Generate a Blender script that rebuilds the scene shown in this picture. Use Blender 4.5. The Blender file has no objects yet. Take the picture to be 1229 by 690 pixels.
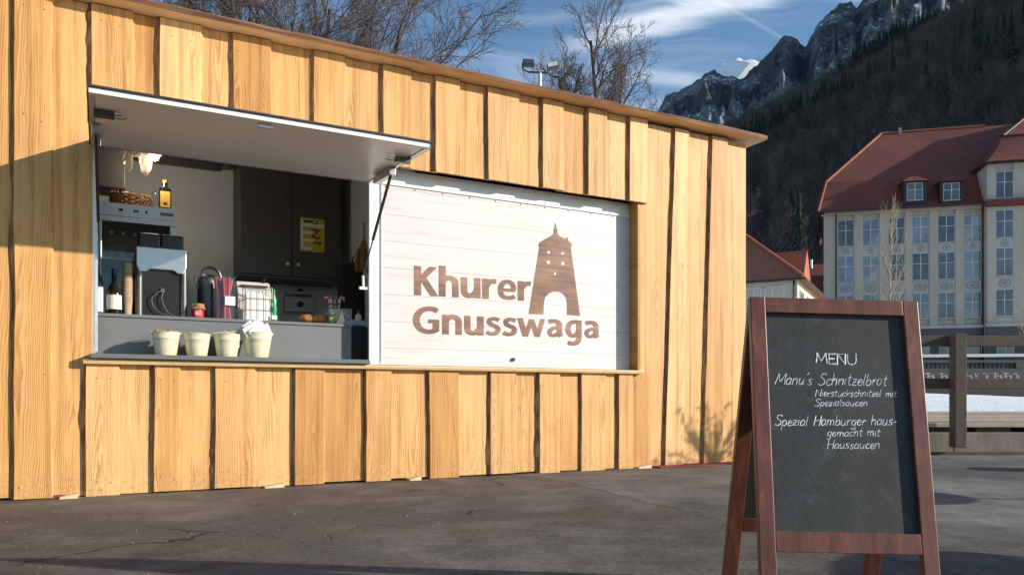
import bpy, bmesh, math, random
import numpy as np
from mathutils import Vector, Matrix, noise as mnoise

R = math.radians
C = bpy.context.scene.collection
sc = bpy.context.scene

# ------------------------------------------------------------------ camera, sky, sun, exposure
F_PX, CX, HZ, CAM_Z = 930.0, 614.5, 478.0, 0.62          # focal length and horizon of the photograph
cam_d = bpy.data.cameras.new('camera')
cam = bpy.data.objects.new('camera', cam_d)
C.objects.link(cam)
cam.location = (0, 0, CAM_Z)
cam.rotation_euler = (R(90), 0, 0)
cam_d.sensor_width = 36.0
cam_d.lens = 36.0 * F_PX / 1229.0
cam_d.shift_y = (HZ - 345.0) / 1229.0
cam_d.clip_start = 0.05
cam_d.clip_end = 20000
sc.camera = cam

SUN = Vector((1.795, -0.392, 0.605)).normalized()         # towards the sun
SUN_EL = math.asin(SUN.z)
SUN_AZ = math.atan2(SUN.x, SUN.y)                         # clockwise from +Y
world = bpy.data.worlds.new("World")
sc.world = world
world.use_nodes = True
wt = world.node_tree
wt.nodes.clear()
wo = wt.nodes.new('ShaderNodeOutputWorld')
bg = wt.nodes.new('ShaderNodeBackground')
sky = wt.nodes.new('ShaderNodeTexSky')
sky.sky_type = 'NISHITA'
sky.sun_disc = False
sky.sun_elevation = SUN_EL
sky.sun_rotation = SUN_AZ
sky.altitude = 600
sky.air_density = 1.0
sky.dust_density = 0.4
sky.ozone_density = 2.5
bg.inputs['Strength'].default_value = 0.145

sun_d = bpy.data.lights.new('sun', 'SUN')
sun_d.energy = 5.0
sun_d.angle = R(0.55)
sun_d.color = (1.0, 0.905, 0.785)
sun = bpy.data.objects.new('sun', sun_d)
C.objects.link(sun)
sun.rotation_euler = SUN.to_track_quat('Z', 'Y').to_euler()
sun.location = (60, -10, 40)

sc.view_settings.view_transform = 'Standard'
sc.view_settings.look = 'None'
sc.view_settings.exposure = 0.26
sc.view_settings.gamma = 1.0
sc.view_settings.use_curve_mapping = False
sc.render.engine = 'CYCLES'
sc.cycles.max_bounces = 8
sc.cycles.diffuse_bounces = 4
sc.cycles.use_denoising = True


# ------------------------------------------------------------------ node helpers
class NT:
    def __init__(self, tree):
        self.t = tree

    def n(self, kind, **kw):
        nd = self.t.nodes.new('ShaderNode' + kind)
        for k, v in kw.items():
            if k.startswith('i_'):
                nd.inputs[int(k[2:])].default_value = v
            else:
                setattr(nd, k, v)
        return nd

    def l(self, a, b):
        self.t.links.new(a, b)

    def val(self, x, sock):
        if isinstance(x, (int, float)):
            sock.default_value = x
        elif isinstance(x, tuple):
            sock.default_value = x
        else:
            self.l(x, sock)

    def m(self, op, a, b=0.0, c=None, clamp=False):
        nd = self.n('Math', operation=op, use_clamp=clamp)
        self.val(a, nd.inputs[0])
        self.val(b, nd.inputs[1])
        if c is not None:
            self.val(c, nd.inputs[2])
        return nd.outputs[0]

    def vm(self, op, a, b=(0, 0, 0)):
        nd = self.n('VectorMath', operation=op)
        self.val(a, nd.inputs[0])
        self.val(b, nd.inputs[1])
        return nd.outputs['Value'] if op in ('DOT_PRODUCT', 'LENGTH', 'DISTANCE') else nd.outputs[0]

    def mix(self, f, a, b, blend='MIX'):
        nd = self.n('Mix', data_type='RGBA', blend_type=blend)
        self.val(f, nd.inputs[0])
        for x, s in ((a, nd.inputs[6]), (b, nd.inputs[7])):
            if isinstance(x, tuple) and len(x) == 3:
                x = (*x, 1)
            self.val(x, s)
        return nd.outputs[2]

    def ramp(self, f, stops, interp='LINEAR'):
        nd = self.n('ValToRGB')
        cr = nd.color_ramp
        cr.interpolation = interp
        while len(cr.elements) < len(stops):
            cr.elements.new(0.5)
        for e, (p, c) in zip(cr.elements, stops):
            e.position = p
            e.color = c if len(c) == 4 else (*c, 1)
        self.l(f, nd.inputs[0])
        return nd.outputs[0]

    def step(self, f, lo, hi):
        nd = self.n('MapRange', interpolation_type='SMOOTHSTEP')
        self.val(f, nd.inputs[0])
        nd.inputs[1].default_value = lo
        nd.inputs[2].default_value = hi
        return nd.outputs[0]

    def noise(self, vec, scale, detail=4.0, rough=0.55, dist=0.0, out=0):
        nd = self.n('TexNoise')
        if vec is not None:
            self.l(vec, nd.inputs['Vector'])
        nd.inputs['Scale'].default_value = scale
        nd.inputs['Detail'].default_value = detail
        nd.inputs['Roughness'].default_value = rough
        nd.inputs['Distortion'].default_value = dist
        return nd.outputs[out]

    def scale(self, vec, s):
        nd = self.n('Mapping')
        self.l(vec, nd.inputs[0])
        nd.inputs['Scale'].default_value = s
        return nd.outputs[0]


def new_mat(name):
    m = bpy.data.materials.new(name)
    m.use_nodes = True
    t = NT(m.node_tree)
    b = m.node_tree.nodes['Principled BSDF']
    return m, t, b


def bump(t, b, h, strength=0.3, dist=0.01):
    nd = t.n('Bump')
    nd.inputs['Strength'].default_value = strength
    nd.inputs['Distance'].default_value = dist
    t.l(h, nd.inputs['Height'])
    t.l(nd.outputs[0], b.inputs['Normal'])


def plain(name, col, rough=0.5, metal=0.0, var=0.18, scale=9.0, bmp=0.0, spec=0.5, coat=0.0):
    """A material with uneven colour and gloss, so nothing is a flat swatch."""
    m, t, b = new_mat(name)
    tc = t.n('TexCoord').outputs['Object']
    n1 = t.noise(tc, scale, 5, 0.6)
    n2 = t.noise(tc, scale * 7, 3, 0.6)
    f = t.m('ADD', t.m('MULTIPLY', n1, 0.65), t.m('MULTIPLY', n2, 0.35))
    lo = tuple(c * (1 - var) for c in col)
    hi = tuple(min(1, c * (1 + var)) for c in col)
    t.l(t.ramp(f, [(0.3, lo), (0.7, hi)]), b.inputs['Base Color'])
    t.l(t.m('ADD', rough - 0.08, t.m('MULTIPLY', n1, 0.16)), b.inputs['Roughness'])
    b.inputs['Metallic'].default_value = metal
    b.inputs['Specular IOR Level'].default_value = spec
    b.inputs['Coat Weight'].default_value = coat
    if bmp:
        bump(t, b, n2, bmp, 0.004)
    return m


def glassy(name, col, rough=0.03, trans=1.0, ior=1.45):
    m, t, b = new_mat(name)
    b.inputs['Base Color'].default_value = (*col, 1)
    b.inputs['Roughness'].default_value = rough
    b.inputs['Transmission Weight'].default_value = trans
    b.inputs['IOR'].default_value = ior
    return m


# ------------------------------------------------------------------ sky: thin clouds on the Nishita sky
w = NT(wt)
wd = w.n('TexCoord').outputs['Generated']
sp = w.n('SeparateXYZ')
w.l(wd, sp.inputs[0])
zc = w.m('MAXIMUM', sp.outputs[2], 0.06)
cmb = w.n('CombineXYZ')
w.l(w.m('DIVIDE', sp.outputs[0], zc), cmb.inputs[0])
w.l(w.m('DIVIDE', sp.outputs[1], zc), cmb.inputs[1])
plane = cmb.outputs[0]                                    # a cloud layer overhead, seen along the direction
warp = w.noise(plane, 1.3, 3, 0.5, 0.0, 1)
pl2 = w.vm('ADD', plane, w.vm('MULTIPLY', w.vm('SUBTRACT', warp, (0.5, 0.5, 0.5)), (0.9, 0.9, 0)))
rot = w.n('Mapping')
w.l(pl2, rot.inputs[0])
rot.inputs['Rotation'].default_value = (0, 0, R(-24))
rot.inputs['Scale'].default_value = (0.55, 2.1, 1)
rot.inputs['Location'].default_value = (0.35, 0.2, 0)
wisps = w.noise(rot.outputs[0], 1.5, 9, 0.62, 0.25)
broad = w.noise(plane, 0.55, 3, 0.5)
cl = w.m('MULTIPLY', w.step(wisps, 0.44, 0.78), w.step(broad, 0.36, 0.62))


def dir_px(px, py):
    return Vector(((px - CX) / F_PX, 1, (HZ - py) / F_PX)).normalized()


def streak(p1, p2, wid, soft, fade_from, fade_to):
    """A straight trail of cloud along the great circle through two directions of the sky."""
    a, b_ = dir_px(*p1), dir_px(*p2)
    nrm = a.cross(b_).normalized()
    mid = (a + b_).normalized()
    d = w.m('ABSOLUTE', w.m('ADD', w.vm('DOT_PRODUCT', wd, tuple(nrm)), w.m('MULTIPLY', w.m('SUBTRACT', wisps, 0.5), soft)))
    s = w.m('SUBTRACT', 1.0, w.step(d, wid * 0.15, wid))
    along = w.step(w.vm('DOT_PRODUCT', wd, tuple(mid)), fade_from, fade_to)
    return w.m('MULTIPLY', s, along)


s1 = w.m('MULTIPLY', streak((755, 36), (915, -8), 0.020, 0.060, 0.986, 0.997), 0.55)
s2 = w.m('MULTIPLY', streak((868, 6), (940, 46), 0.0036, 0.004, 0.9978, 0.9994), 0.09)
s3 = w.m('MULTIPLY', streak((770, 92), (850, 100), 0.012, 0.03, 0.994, 0.999), 0.25)
cover = w.m('MINIMUM', w.m('ADD', w.m('ADD', w.m('MULTIPLY', cl, 0.38), s1), w.m('ADD', s2, s3)), 0.9)
skyc = w.mix(1.0, sky.outputs[0], (0.88, 1.0, 1.02), 'MULTIPLY')
mixc = w.mix(cover, skyc, (6.6, 7.0, 7.4))
w.l(mixc, bg.inputs['Color'])
w.l(bg.outputs[0], wo.inputs['Surface'])


# ------------------------------------------------------------------ mesh helpers
class MB:
    def __init__(self):
        self.v, self.f, self.mi = [], [], []
        self.cur = 0

    def add(self, vs, fs, mi=None):
        o = len(self.v)
        self.v += [tuple(p) for p in vs]
        for f in fs:
            self.f.append(tuple(o + i for i in f))
            self.mi.append(self.cur if mi is None else mi)
        return self

    def box(self, x0, x1, y0, y1, z0, z1, mi=None, M=None):
        vs = [Vector((x, y, z)) for z in (z0, z1) for y in (y0, y1) for x in (x0, x1)]
        if M is not None:
            vs = [M @ p for p in vs]
        return self.add(vs, [(0, 2, 3, 1), (4, 5, 7, 6), (0, 1, 5, 4), (2, 6, 7, 3), (0, 4, 6, 2), (1, 3, 7, 5)], mi)

    def tube(self, pts, rad, n=8, mi=None, cap=True):
        pts = [Vector(p) for p in pts]
        if isinstance(rad, (int, float)):
            rad = [rad] * len(pts)
        vs, fs = [], []
        up = None
        for i, p in enumerate(pts):
            d = (pts[min(i + 1, len(pts) - 1)] - pts[max(i - 1, 0)])
            d = d.normalized() if d.length > 1e-9 else Vector((0, 0, 1))
            if up is None:
                up = d.orthogonal().normalized()
            else:
                up = (up - d * up.dot(d))
                up = up.normalized() if up.length > 1e-6 else d.orthogonal().normalized()
            s = d.cross(up)
            for k in range(n):
                a = 2 * math.pi * k / n
                vs.append(p + (up * math.cos(a) + s * math.sin(a)) * rad[i])
        for i in range(len(pts) - 1):
            for k in range(n):
                k2 = (k + 1) % n
                fs.append((i * n + k, i * n + k2, (i + 1) * n + k2, (i + 1) * n + k))
        if cap:
            fs.append(tuple(range(n))[::-1])
            fs.append(tuple((len(pts) - 1) * n + k for k in range(n)))
        return self.add(vs, fs, mi)

    def lathe(self, prof, n=24, c=(0, 0, 0), mi=None, wob=0.0, seed=0):
        rng = random.Random(seed)
        vs, fs = [], []
        for r, z in prof:
            for k in range(n):
                a = 2 * math.pi * k / n
                rr = r * (1 + rng.uniform(-wob, wob))
                vs.append((c[0] + rr * math.cos(a), c[1] + rr * math.sin(a), c[2] + z))
        for i in range(len(prof) - 1):
            for k in range(n):
                k2 = (k + 1) % n
                fs.append((i * n + k, i * n + k2, (i + 1) * n + k2, (i + 1) * n + k))
        if prof[0][0] > 1e-4:
            fs.append(tuple(range(n))[::-1])
        if prof[-1][0] > 1e-4:
            fs.append(tuple((len(prof) - 1) * n + k for k in range(n)))
        return self.add(vs, fs, mi)

    def prism(self, poly, axis, a0, a1, mi=None, M=None):
        """poly: 2-D outline; axis 'x','y','z' is the extrusion axis."""
        def P(p, a):
            q = {'x': (a, p[0], p[1]), 'y': (p[0], a, p[1]), 'z': (p[0], p[1], a)}[axis]
            q = Vector(q)
            return M @ q if M is not None else q
        n = len(poly)
        vs = [P(p, a0) for p in poly] + [P(p, a1) for p in poly]
        fs = [tuple(range(n))[::-1], tuple(range(n, 2 * n))]
        fs += [(i, (i + 1) % n, n + (i + 1) % n, n + i) for i in range(n)]
        return self.add(vs, fs, mi)

    def build(self, name, mats, parent=None, smooth=False, bevel=0.0, seg=2, loc=None, rz=None, coll=C):
        me = bpy.data.meshes.new(name)
        me.from_pydata(self.v, [], self.f)
        if not isinstance(mats, (list, tuple)):
            mats = [mats]
        for m_ in mats:
            me.materials.append(m_)
        if len(mats) > 1:
            me.polygons.foreach_set('material_index', self.mi)
        bm = bmesh.new()
        bm.from_mesh(me)
        bmesh.ops.recalc_face_normals(bm, faces=bm.faces)
        bm.to_mesh(me)
        bm.free()
        if smooth:
            me.polygons.foreach_set('use_smooth', [True] * len(me.polygons))
            try:
                me.set_sharp_from_angle(angle=R(40))
            except Exception:
                pass
        o = bpy.data.objects.new(name, me)
        coll.objects.link(o)
        if parent is not None:
            o.parent = parent
        if loc is not None:
            o.location = loc
        if rz is not None:
            o.rotation_euler = (0, 0, rz)
        if bevel:
            bv = o.modifiers.new('bevel', 'BEVEL')
            bv.width = bevel
            bv.segments = seg
            bv.limit_method = 'ANGLE'
            bv.angle_limit = R(35)
        return o


def tag(o, label=None, cat=None, group=None, kind=None):
    if label:
        o['label'] = label
    if cat:
        o['category'] = cat
    if group:
        o['group'] = group
    if kind:
        o['kind'] = kind
    return o


def empty(name, loc=(0, 0, 0), rz=0.0, label=None, cat=None, group=None):
    o = bpy.data.objects.new(name, None)
    o.empty_display_size = 0.1
    C.objects.link(o)
    o.location = loc
    o.rotation_euler = (0, 0, rz)
    return tag(o, label, cat, group)


def copy_tree(o, parent=None):
    c = o.copy()
    C.objects.link(c)
    if parent is not None:
        c.parent = parent
    for ch in list(o.children):
        copy_tree(ch, c)
    return c


class Frame:
    """A vertical plane: origin, direction along it, depth v behind it. hit() reads a pixel off the photograph onto it."""
    def __init__(self, origin, ang):
        self.o = Vector((origin[0], origin[1]))
        self.d = Vector((math.cos(ang), math.sin(ang)))
        self.i = Vector((-math.sin(ang), math.cos(ang)))     # inwards (away from the camera)
        self.ang = ang

    def hit(self, px, py=HZ, v=0.0):
        r = Vector(((px - CX) / F_PX, 1.0))
        c = self.o + self.i * v
        t = c.dot(self.i) / r.dot(self.i)
        q = r * t
        return (q - c).dot(self.d), CAM_Z + (HZ - py) / F_PX * t

    def world(self, s, v, z):
        p = self.o + self.d * s + self.i * v
        return Vector((p.x, p.y, z))


def rnd_noise(x, seed=0.0, sc_=1.0):
    return mnoise.noise(Vector((x * sc_, seed * 7.31, seed * 3.7)))


# ------------------------------------------------------------------ materials
def make_wood(name, light, dark, rough=0.55):
    """Sawn larch: growth rings cut lengthwise into cathedrals, per board; board attribute: axis, offset, tint."""
    m, t, b = new_mat(name)
    oc = t.n('TexCoord').outputs['Object']
    at = t.n('Attribute', attribute_name='board')
    sa = t.n('SeparateXYZ')
    t.l(at.outputs['Vector'], sa.inputs[0])
    so = t.n('SeparateXYZ')
    t.l(oc, so.inputs[0])
    cb = t.n('CombineXYZ')
    t.l(t.m('ADD', t.m('MULTIPLY', so.outputs[0], 4.0), t.m('MULTIPLY', sa.outputs[1], 37.0)), cb.inputs[0])
    t.l(t.m('ADD', t.m('MULTIPLY', so.outputs[2], 0.75), t.m('MULTIPLY', sa.outputs[1], 11.0)), cb.inputs[1])
    t.l(sa.outputs[1], cb.inputs[2])
    low = t.noise(cb.outputs[0], 1.0, 3, 0.5)
    med = t.noise(cb.outputs[0], 3.5, 4, 0.55)
    x = t.m('SUBTRACT', so.outputs[0], sa.outputs[0])
    x = t.m('ADD', x, t.m('MULTIPLY', t.m('SUBTRACT', low, 0.5), 0.16))
    r = t.m('SQRT', t.m('ADD', t.m('MULTIPLY', x, x), t.m('ADD', 0.0006, t.m('MULTIPLY', t.m('POWER', low, 2.0), 0.004))))
    taper = t.m('MULTIPLY', t.m('ADD', so.outputs[2], t.m('MULTIPLY', low, 1.2)), t.m('SUBTRACT', t.m('MULTIPLY', sa.outputs[1], 0.10), 0.05))
    r = t.m('ADD', t.m('ADD', r, taper), t.m('MULTIPLY', med, 0.024))
    fr = t.m('FRACT', t.m('MULTIPLY', r, t.m('ADD', 66.0, t.m('MULTIPLY', sa.outputs[1], 60.0))))
    ring = t.m('MULTIPLY', t.step(fr, 0.1, 0.78), t.m('SUBTRACT', 1.0, t.step(fr, 0.84, 1.0)))
    # fine fibres
    cf = t.n('CombineXYZ')
    t.l(t.m('MULTIPLY', so.outputs[0], 190.0), cf.inputs[0])
    t.l(t.m('MULTIPLY', so.outputs[1], 190.0), cf.inputs[1])
    t.l(t.m('MULTIPLY', so.outputs[2], 3.2), cf.inputs[2])
    fib = t.noise(cf.outputs[0], 1.0, 3, 0.6)
    cs = t.n('CombineXYZ')
    t.l(t.m('ADD', t.m('MULTIPLY', so.outputs[0], 22.0), t.m('MULTIPLY', sa.outputs[1], 50.0)), cs.inputs[0])
    t.l(t.m('MULTIPLY', so.outputs[2], 0.5), cs.inputs[2])
    strk = t.noise(cs.outputs[0], 1.0, 4, 0.6)
    f = t.m('ADD', t.m('MULTIPLY', ring, t.m('ADD', 0.08, t.m('MULTIPLY', t.step(t.noise(cb.outputs[0], 1.7, 3, 0.5, 0.8), 0.40, 0.62), 0.44))), t.m('ADD', t.m('MULTIPLY', t.m('SUBTRACT', fib, 0.5), 0.85),
            t.m('MULTIPLY', t.m('SUBTRACT', strk, 0.42), 1.25)), clamp=True)
    col = t.mix(f, light, dark)
    # heartwood / sapwood per board and across it
    heart = t.m('MULTIPLY', t.step(strk, 0.5, 0.75), 0.35)
    col = t.mix(heart, col, tuple(c * 0.72 for c in dark))
    # knots
    vo = t.n('TexVoronoi', feature='F1')
    kv = t.n('CombineXYZ')
    t.l(t.m('ADD', t.m('MULTIPLY', so.outputs[0], 2.7), t.m('MULTIPLY', sa.outputs[1], 19.0)), kv.inputs[0])
    t.l(t.m('ADD', t.m('MULTIPLY', so.outputs[2], 1.5), t.m('MULTIPLY', sa.outputs[1], 23.0)), kv.inputs[1])
    t.l(kv.outputs[0], vo.inputs['Vector'])
    vo.inputs['Scale'].default_value = 1.0
    knot = t.m('SUBTRACT', 1.0, t.step(vo.outputs['Distance'], 0.018, 0.075))
    col = t.mix(t.m('MULTIPLY', knot, 0.85), col, (0.10, 0.045, 0.018))
    # tint of the whole board
    tint = t.ramp(sa.outputs[2], [(0.0, (0.76, 0.66, 0.52)), (0.3, (0.95, 0.90, 0.80)), (0.6, (1, 1, 1)), (1.0, (1.15, 1.22, 1.38))])
    col = t.mix(1.0, col, tint, 'MULTIPLY')
    # weather streaks and handling dirt
    dirt = t.noise(t.scale(oc, (1.3, 1.3, 0.35)), 2.0, 6, 0.65)
    col = t.mix(t.m('MULTIPLY', t.step(dirt, 0.56, 0.8), 0.22), col, (0.2, 0.12, 0.06))
    spl = t.m('MULTIPLY', t.m('SUBTRACT', 1.0, t.step(t.m('ADD', so.outputs[2], t.m('MULTIPLY', t.noise(oc, 7.0, 5, 0.7), 0.5)), 0.20, 0.55)), t.step(t.noise(oc, 40.0, 3, .6), .40, .62))
    col = t.mix(t.m('MULTIPLY', spl, 0.30), col, (0.15, 0.10, 0.065))
    t.l(col, b.inputs['Base Color'])
    b.inputs['Roughness'].default_value = rough
    b.inputs['Specular IOR Level'].default_value = 0.3
    bump(t, b, t.m('ADD', t.m('MULTIPLY', fib, 0.7), t.m('MULTIPLY', ring, -0.4)), 0.35, 0.002)
    return m


MAT = {}
MAT['larch'] = make_wood('larch', (0.745, 0.435, 0.170), (0.37, 0.155, 0.042))
m_, t, b = new_mat('bark_edge')
tc = t.n('TexCoord').outputs['Object']
bk = t.noise(t.scale(tc, (30, 30, 7)), 1.0, 6, 0.65)
t.l(t.ramp(bk, [(0.3, (0.10, 0.045, 0.020)), (0.5, (0.26, 0.13, 0.055)), (0.7, (0.48, 0.28, 0.13))]), b.inputs['Base Color'])
b.inputs['Roughness'].default_value = 0.85
bump(t, b, bk, 0.8, 0.006)
MAT['bark_edge'] = m_
MAT['sapwood'] = plain('sapwood', (0.72, 0.50, 0.26), 0.55, var=0.15, scale=6)
MAT['alu'] = plain('aluminium', (0.62, 0.63, 0.63), 0.38, 0.85, 0.08, 14)
MAT['alu_white'] = plain('white_coated_metal', (0.78, 0.78, 0.77), 0.35, 0.0, 0.05, 5)
m_, t, b = new_mat('grey_laminate')
n1 = t.noise(t.n('TexCoord').outputs['Object'], 18.0, 3, .5)
t.l(t.ramp(n1, [(.3, (.85, .85, .84)), (.7, (.87, .87, .86))]), b.inputs['Base Color'])
b.inputs['Roughness'].default_value = .32
MAT['laminate'] = m_
MAT['printer_grey'] = plain('printer_grey', (.55, .54, .51), .45, 0, .06, 8)
MAT['rubber'] = plain('black_rubber', (0.025, 0.025, 0.027), 0.6)
MAT['steel'] = plain('brushed_steel', (0.50, 0.50, 0.50), 0.32, 0.9, 0.12, 20)
MAT['dark_steel'] = plain('dark_steel', (0.12, 0.12, 0.12), 0.4, 0.8, 0.15, 20)
MAT['counter_grey'] = plain('counter_grey', (0.155, 0.166, 0.168), 0.5, 0.0, 0.10, 3.0)
MAT['ledge_grey'] = plain('ledge_grey', (0.14, 0.145, 0.145), 0.42, 0.0, 0.12, 4.0)
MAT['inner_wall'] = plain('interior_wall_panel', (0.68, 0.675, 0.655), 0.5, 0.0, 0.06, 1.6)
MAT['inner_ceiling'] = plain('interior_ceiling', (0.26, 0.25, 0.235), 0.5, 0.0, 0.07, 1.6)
MAT['inner_floor'] = plain('interior_floor', (0.30, 0.29, 0.28), 0.6, 0.0, 0.15, 8)
MAT['cupboard'] = plain('dark_cupboard', (0.066, 0.058, 0.050), 0.45, 0.0, 0.18, 6)
MAT['grey_cable'] = plain('grey_cable', (0.09, 0.09, 0.095), 0.5)
MAT['knob'] = plain('knob_metal', (0.6, 0.58, 0.55), 0.3, 0.9)
MAT['black_plastic'] = plain('black_plastic', (0.018, 0.018, 0.019), 0.35, 0.0, 0.2, 10)
MAT['matt_black'] = plain('matt_black', (0.016, 0.016, 0.017), 0.7, 0.0, 0.2, 6, spec=.25)
MAT['satin_black'] = plain('satin_black', (0.03, 0.03, 0.031), 0.5, 0.0, 0.2, 6)
MAT['cream'] = plain('cream_enamel', (0.74, 0.68, 0.46), 0.32, 0.0, 0.05, 8, coat=0.2)
MAT['paper'] = plain('white_paper', (0.82, 0.81, 0.78), 0.8, 0.0, 0.05, 8)
MAT['cardboard'] = plain('cup_card', (0.42, 0.31, 0.20), 0.8, 0.0, 0.15, 12)
MAT['biscuit'] = plain('biscuit', (0.42, 0.20, 0.07), 0.8, 0.0, 0.35, 30, 0.3)
MAT['bread'] = plain('bread_crust', (0.50, 0.22, 0.05), 0.6, 0.0, 0.45, 14, 0.3)
MAT['wicker'] = plain('wicker', (0.22, 0.11, 0.045), 0.75, 0.0, 0.35, 40, 0.4)
MAT['straw'] = plain('straw', (0.33, 0.19, 0.085), 0.8, 0.0, 0.35, 40, 0.4)
MAT['red'] = plain('red_wrapper', (0.58, 0.025, 0.035), 0.35, 0.0, 0.35, 30)
MAT['dark_red'] = plain('dark_red', (0.25, 0.02, 0.025), 0.4, 0.0, 0.35, 30)
MAT['pink'] = plain('pink_wrapper', (0.65, 0.22, 0.22), 0.4, 0.0, 0.3, 40)
MAT['green'] = plain('green_plastic', (0.02, 0.28, 0.10), 0.25, 0.0, 0.3, 30)
MAT['yellow'] = plain('yellow_print', (0.52, 0.46, 0.03), 0.6, 0.0, 0.12, 6)
MAT['amber_label'] = plain('amber_label', (0.62, 0.36, 0.05), 0.6, 0.0, 0.15, 12)
MAT['wine'] = glassy('dark_bottle_glass', (0.012, 0.014, 0.010), 0.06, 0.15)
MAT['green_glass'] = glassy('green_bottle_glass', (0.02, 0.10, 0.04), 0.05, 0.4)
def clear_film(name, tint, gloss=.10, rough=.04, body=0.0, bodycol=(.8, .8, .8)):
    m = bpy.data.materials.new(name)
    m.use_nodes = True
    t = NT(m.node_tree)
    m.node_tree.nodes.clear()
    out = t.n('OutputMaterial')
    tr_ = t.n('BsdfTransparent')
    tr_.inputs[0].default_value = (*tint, 1)
    gl = t.n('BsdfGlossy')
    gl.inputs['Roughness'].default_value = rough
    lw = t.n('LayerWeight')
    lw.inputs[0].default_value = .35
    mx = t.n('MixShader')
    t.l(t.m('ADD', gloss, t.m('MULTIPLY', lw.outputs['Fresnel'], .2), clamp=True), mx.inputs[0])
    t.l(tr_.outputs[0], mx.inputs[1])
    t.l(gl.outputs[0], mx.inputs[2])
    last = mx
    if body:
        df = t.n('BsdfTranslucent')
        df.inputs[0].default_value = (*bodycol, 1)
        d2 = t.n('BsdfDiffuse')
        d2.inputs[0].default_value = (*bodycol, 1)
        ad = t.n('MixShader')
        ad.inputs[0].default_value = .5
        t.l(df.outputs[0], ad.inputs[1])
        t.l(d2.outputs[0], ad.inputs[2])
        m2 = t.n('MixShader')
        m2.inputs[0].default_value = body
        t.l(mx.outputs[0], m2.inputs[1])
        t.l(ad.outputs[0], m2.inputs[2])
        last = m2
    t.l(last.outputs[0], out.inputs['Surface'])
    return m


MAT['clear'] = clear_film('clear_plastic', (.93, .95, .95), .02)
MAT['fridge_glass'] = clear_film('fridge_glass', (.88, .91, .90), .03, .02)
MAT['film'] = clear_film('crumpled_film', (.9, .87, .82), .10, .2, .4, (.55, .48, .40))
MAT['blue_white'] = plain('blue_white_card', (0.55, 0.6, 0.72), 0.6, 0.0, 0.1, 14)
MAT['blue'] = plain('blue_print', (0.04, 0.07, 0.28), 0.6)
MAT['ink'] = plain('dark_ink', (0.03, 0.028, 0.03), 0.7)
MAT['ink_green'] = plain('green_ink', (0.03, 0.16, 0.06), 0.7)
MAT['ink_red'] = plain('red_ink', (0.40, 0.03, 0.04), 0.7)
MAT['pale_ink'] = plain('pale_ink', (0.72, 0.70, 0.58), 0.7)
MAT['dark_cloth'] = plain('dark_cloth', (0.015, 0.014, 0.014), 0.95, 0.0, 0.3, 30, 0.3)
MAT['red_mat'] = plain('red_mat', (0.22, 0.035, 0.03), 0.9, 0.0, 0.3, 20)
MAT['shim'] = plain('shim_wood', (0.66, 0.52, 0.33), 0.7, 0.0, 0.2, 20)

# printed sign: whitewashed planks, brown wood-grain lettering
m_, t, b = new_mat('whitewashed_print')
tc = t.n('TexCoord').outputs['Object']
so = t.n('SeparateXYZ')
t.l(tc, so.inputs[0])
row = t.m('DIVIDE', t.m('ADD', so.outputs[2], t.m('MULTIPLY', t.noise(t.scale(tc, (0.5, 0.5, 0.5)), 1.0, 2), 0.03)), 0.205)
rid = t.m('FLOOR', row)
fr = t.m('FRACT', row)
seam = t.m('SUBTRACT', 1.0, t.step(t.m('MINIMUM', fr, t.m('SUBTRACT', 1.0, fr)), 0.004, 0.022))
cv = t.n('CombineXYZ')
t.l(t.m('ADD', t.m('MULTIPLY', so.outputs[0], 1.1), t.m('MULTIPLY', rid, 5.7)), cv.inputs[0])
t.l(t.m('MULTIPLY', so.outputs[2], 13.0), cv.inputs[2])
gr = t.noise(cv.outputs[0], 1.3, 6, 0.6, 0.5)
gf = t.noise(t.scale(cv.outputs[0], (1.4, 1, 7)), 1.5, 4, 0.6)
base = t.ramp(t.m('ADD', t.m('MULTIPLY', gr, 0.7), t.m('MULTIPLY', gf, 0.3)),
              [(0.38, (0.655, 0.63, 0.615)), (0.53, (0.63, 0.595, 0.58)), (0.72, (0.52, 0.45, 0.42))])
kn = t.n('TexVoronoi', feature='F1')
kv = t.n('CombineXYZ')
t.l(t.m('MULTIPLY', so.outputs[0], 1.4), kv.inputs[0])
t.l(t.m('MULTIPLY', so.outputs[2], 3.0), kv.inputs[1])
t.l(kv.outputs[0], kn.inputs['Vector'])
kn.inputs['Scale'].default_value = 1.0
kk = t.m('MULTIPLY', t.m('SUBTRACT', 1.0, t.step(kn.outputs['Distance'], 0.02, 0.09)), 0.3)
base = t.mix(kk, base, (0.48, 0.38, 0.33))
base = t.mix(t.m('MULTIPLY', seam, 0.75), base, (0.40, 0.32, 0.29))
t.l(base, b.inputs['Base Color'])
b.inputs['Roughness'].default_value = 0.5
MAT['sign_print'] = m_
m_, t, b = new_mat('brown_lettering')
tc = t.n('TexCoord').outputs['Object']
gr = t.noise(t.scale(tc, (1.6, 1, 26)), 1.0, 6, 0.65, 0.6)
gb = t.noise(t.scale(tc, (3.0, 1, 6)), 1.0, 2, 0.5)
f = t.m('ADD', t.m('MULTIPLY', gr, 0.6), t.m('MULTIPLY', gb, 0.4))
t.l(t.ramp(f, [(0.36, (0.10, 0.050, 0.034)), (0.5, (0.225, 0.112, 0.070)), (0.64, (0.36, 0.20, 0.13))]), b.inputs['Base Color'])
b.inputs['Roughness'].default_value = 0.6
MAT['brown_letter'] = m_


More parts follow.
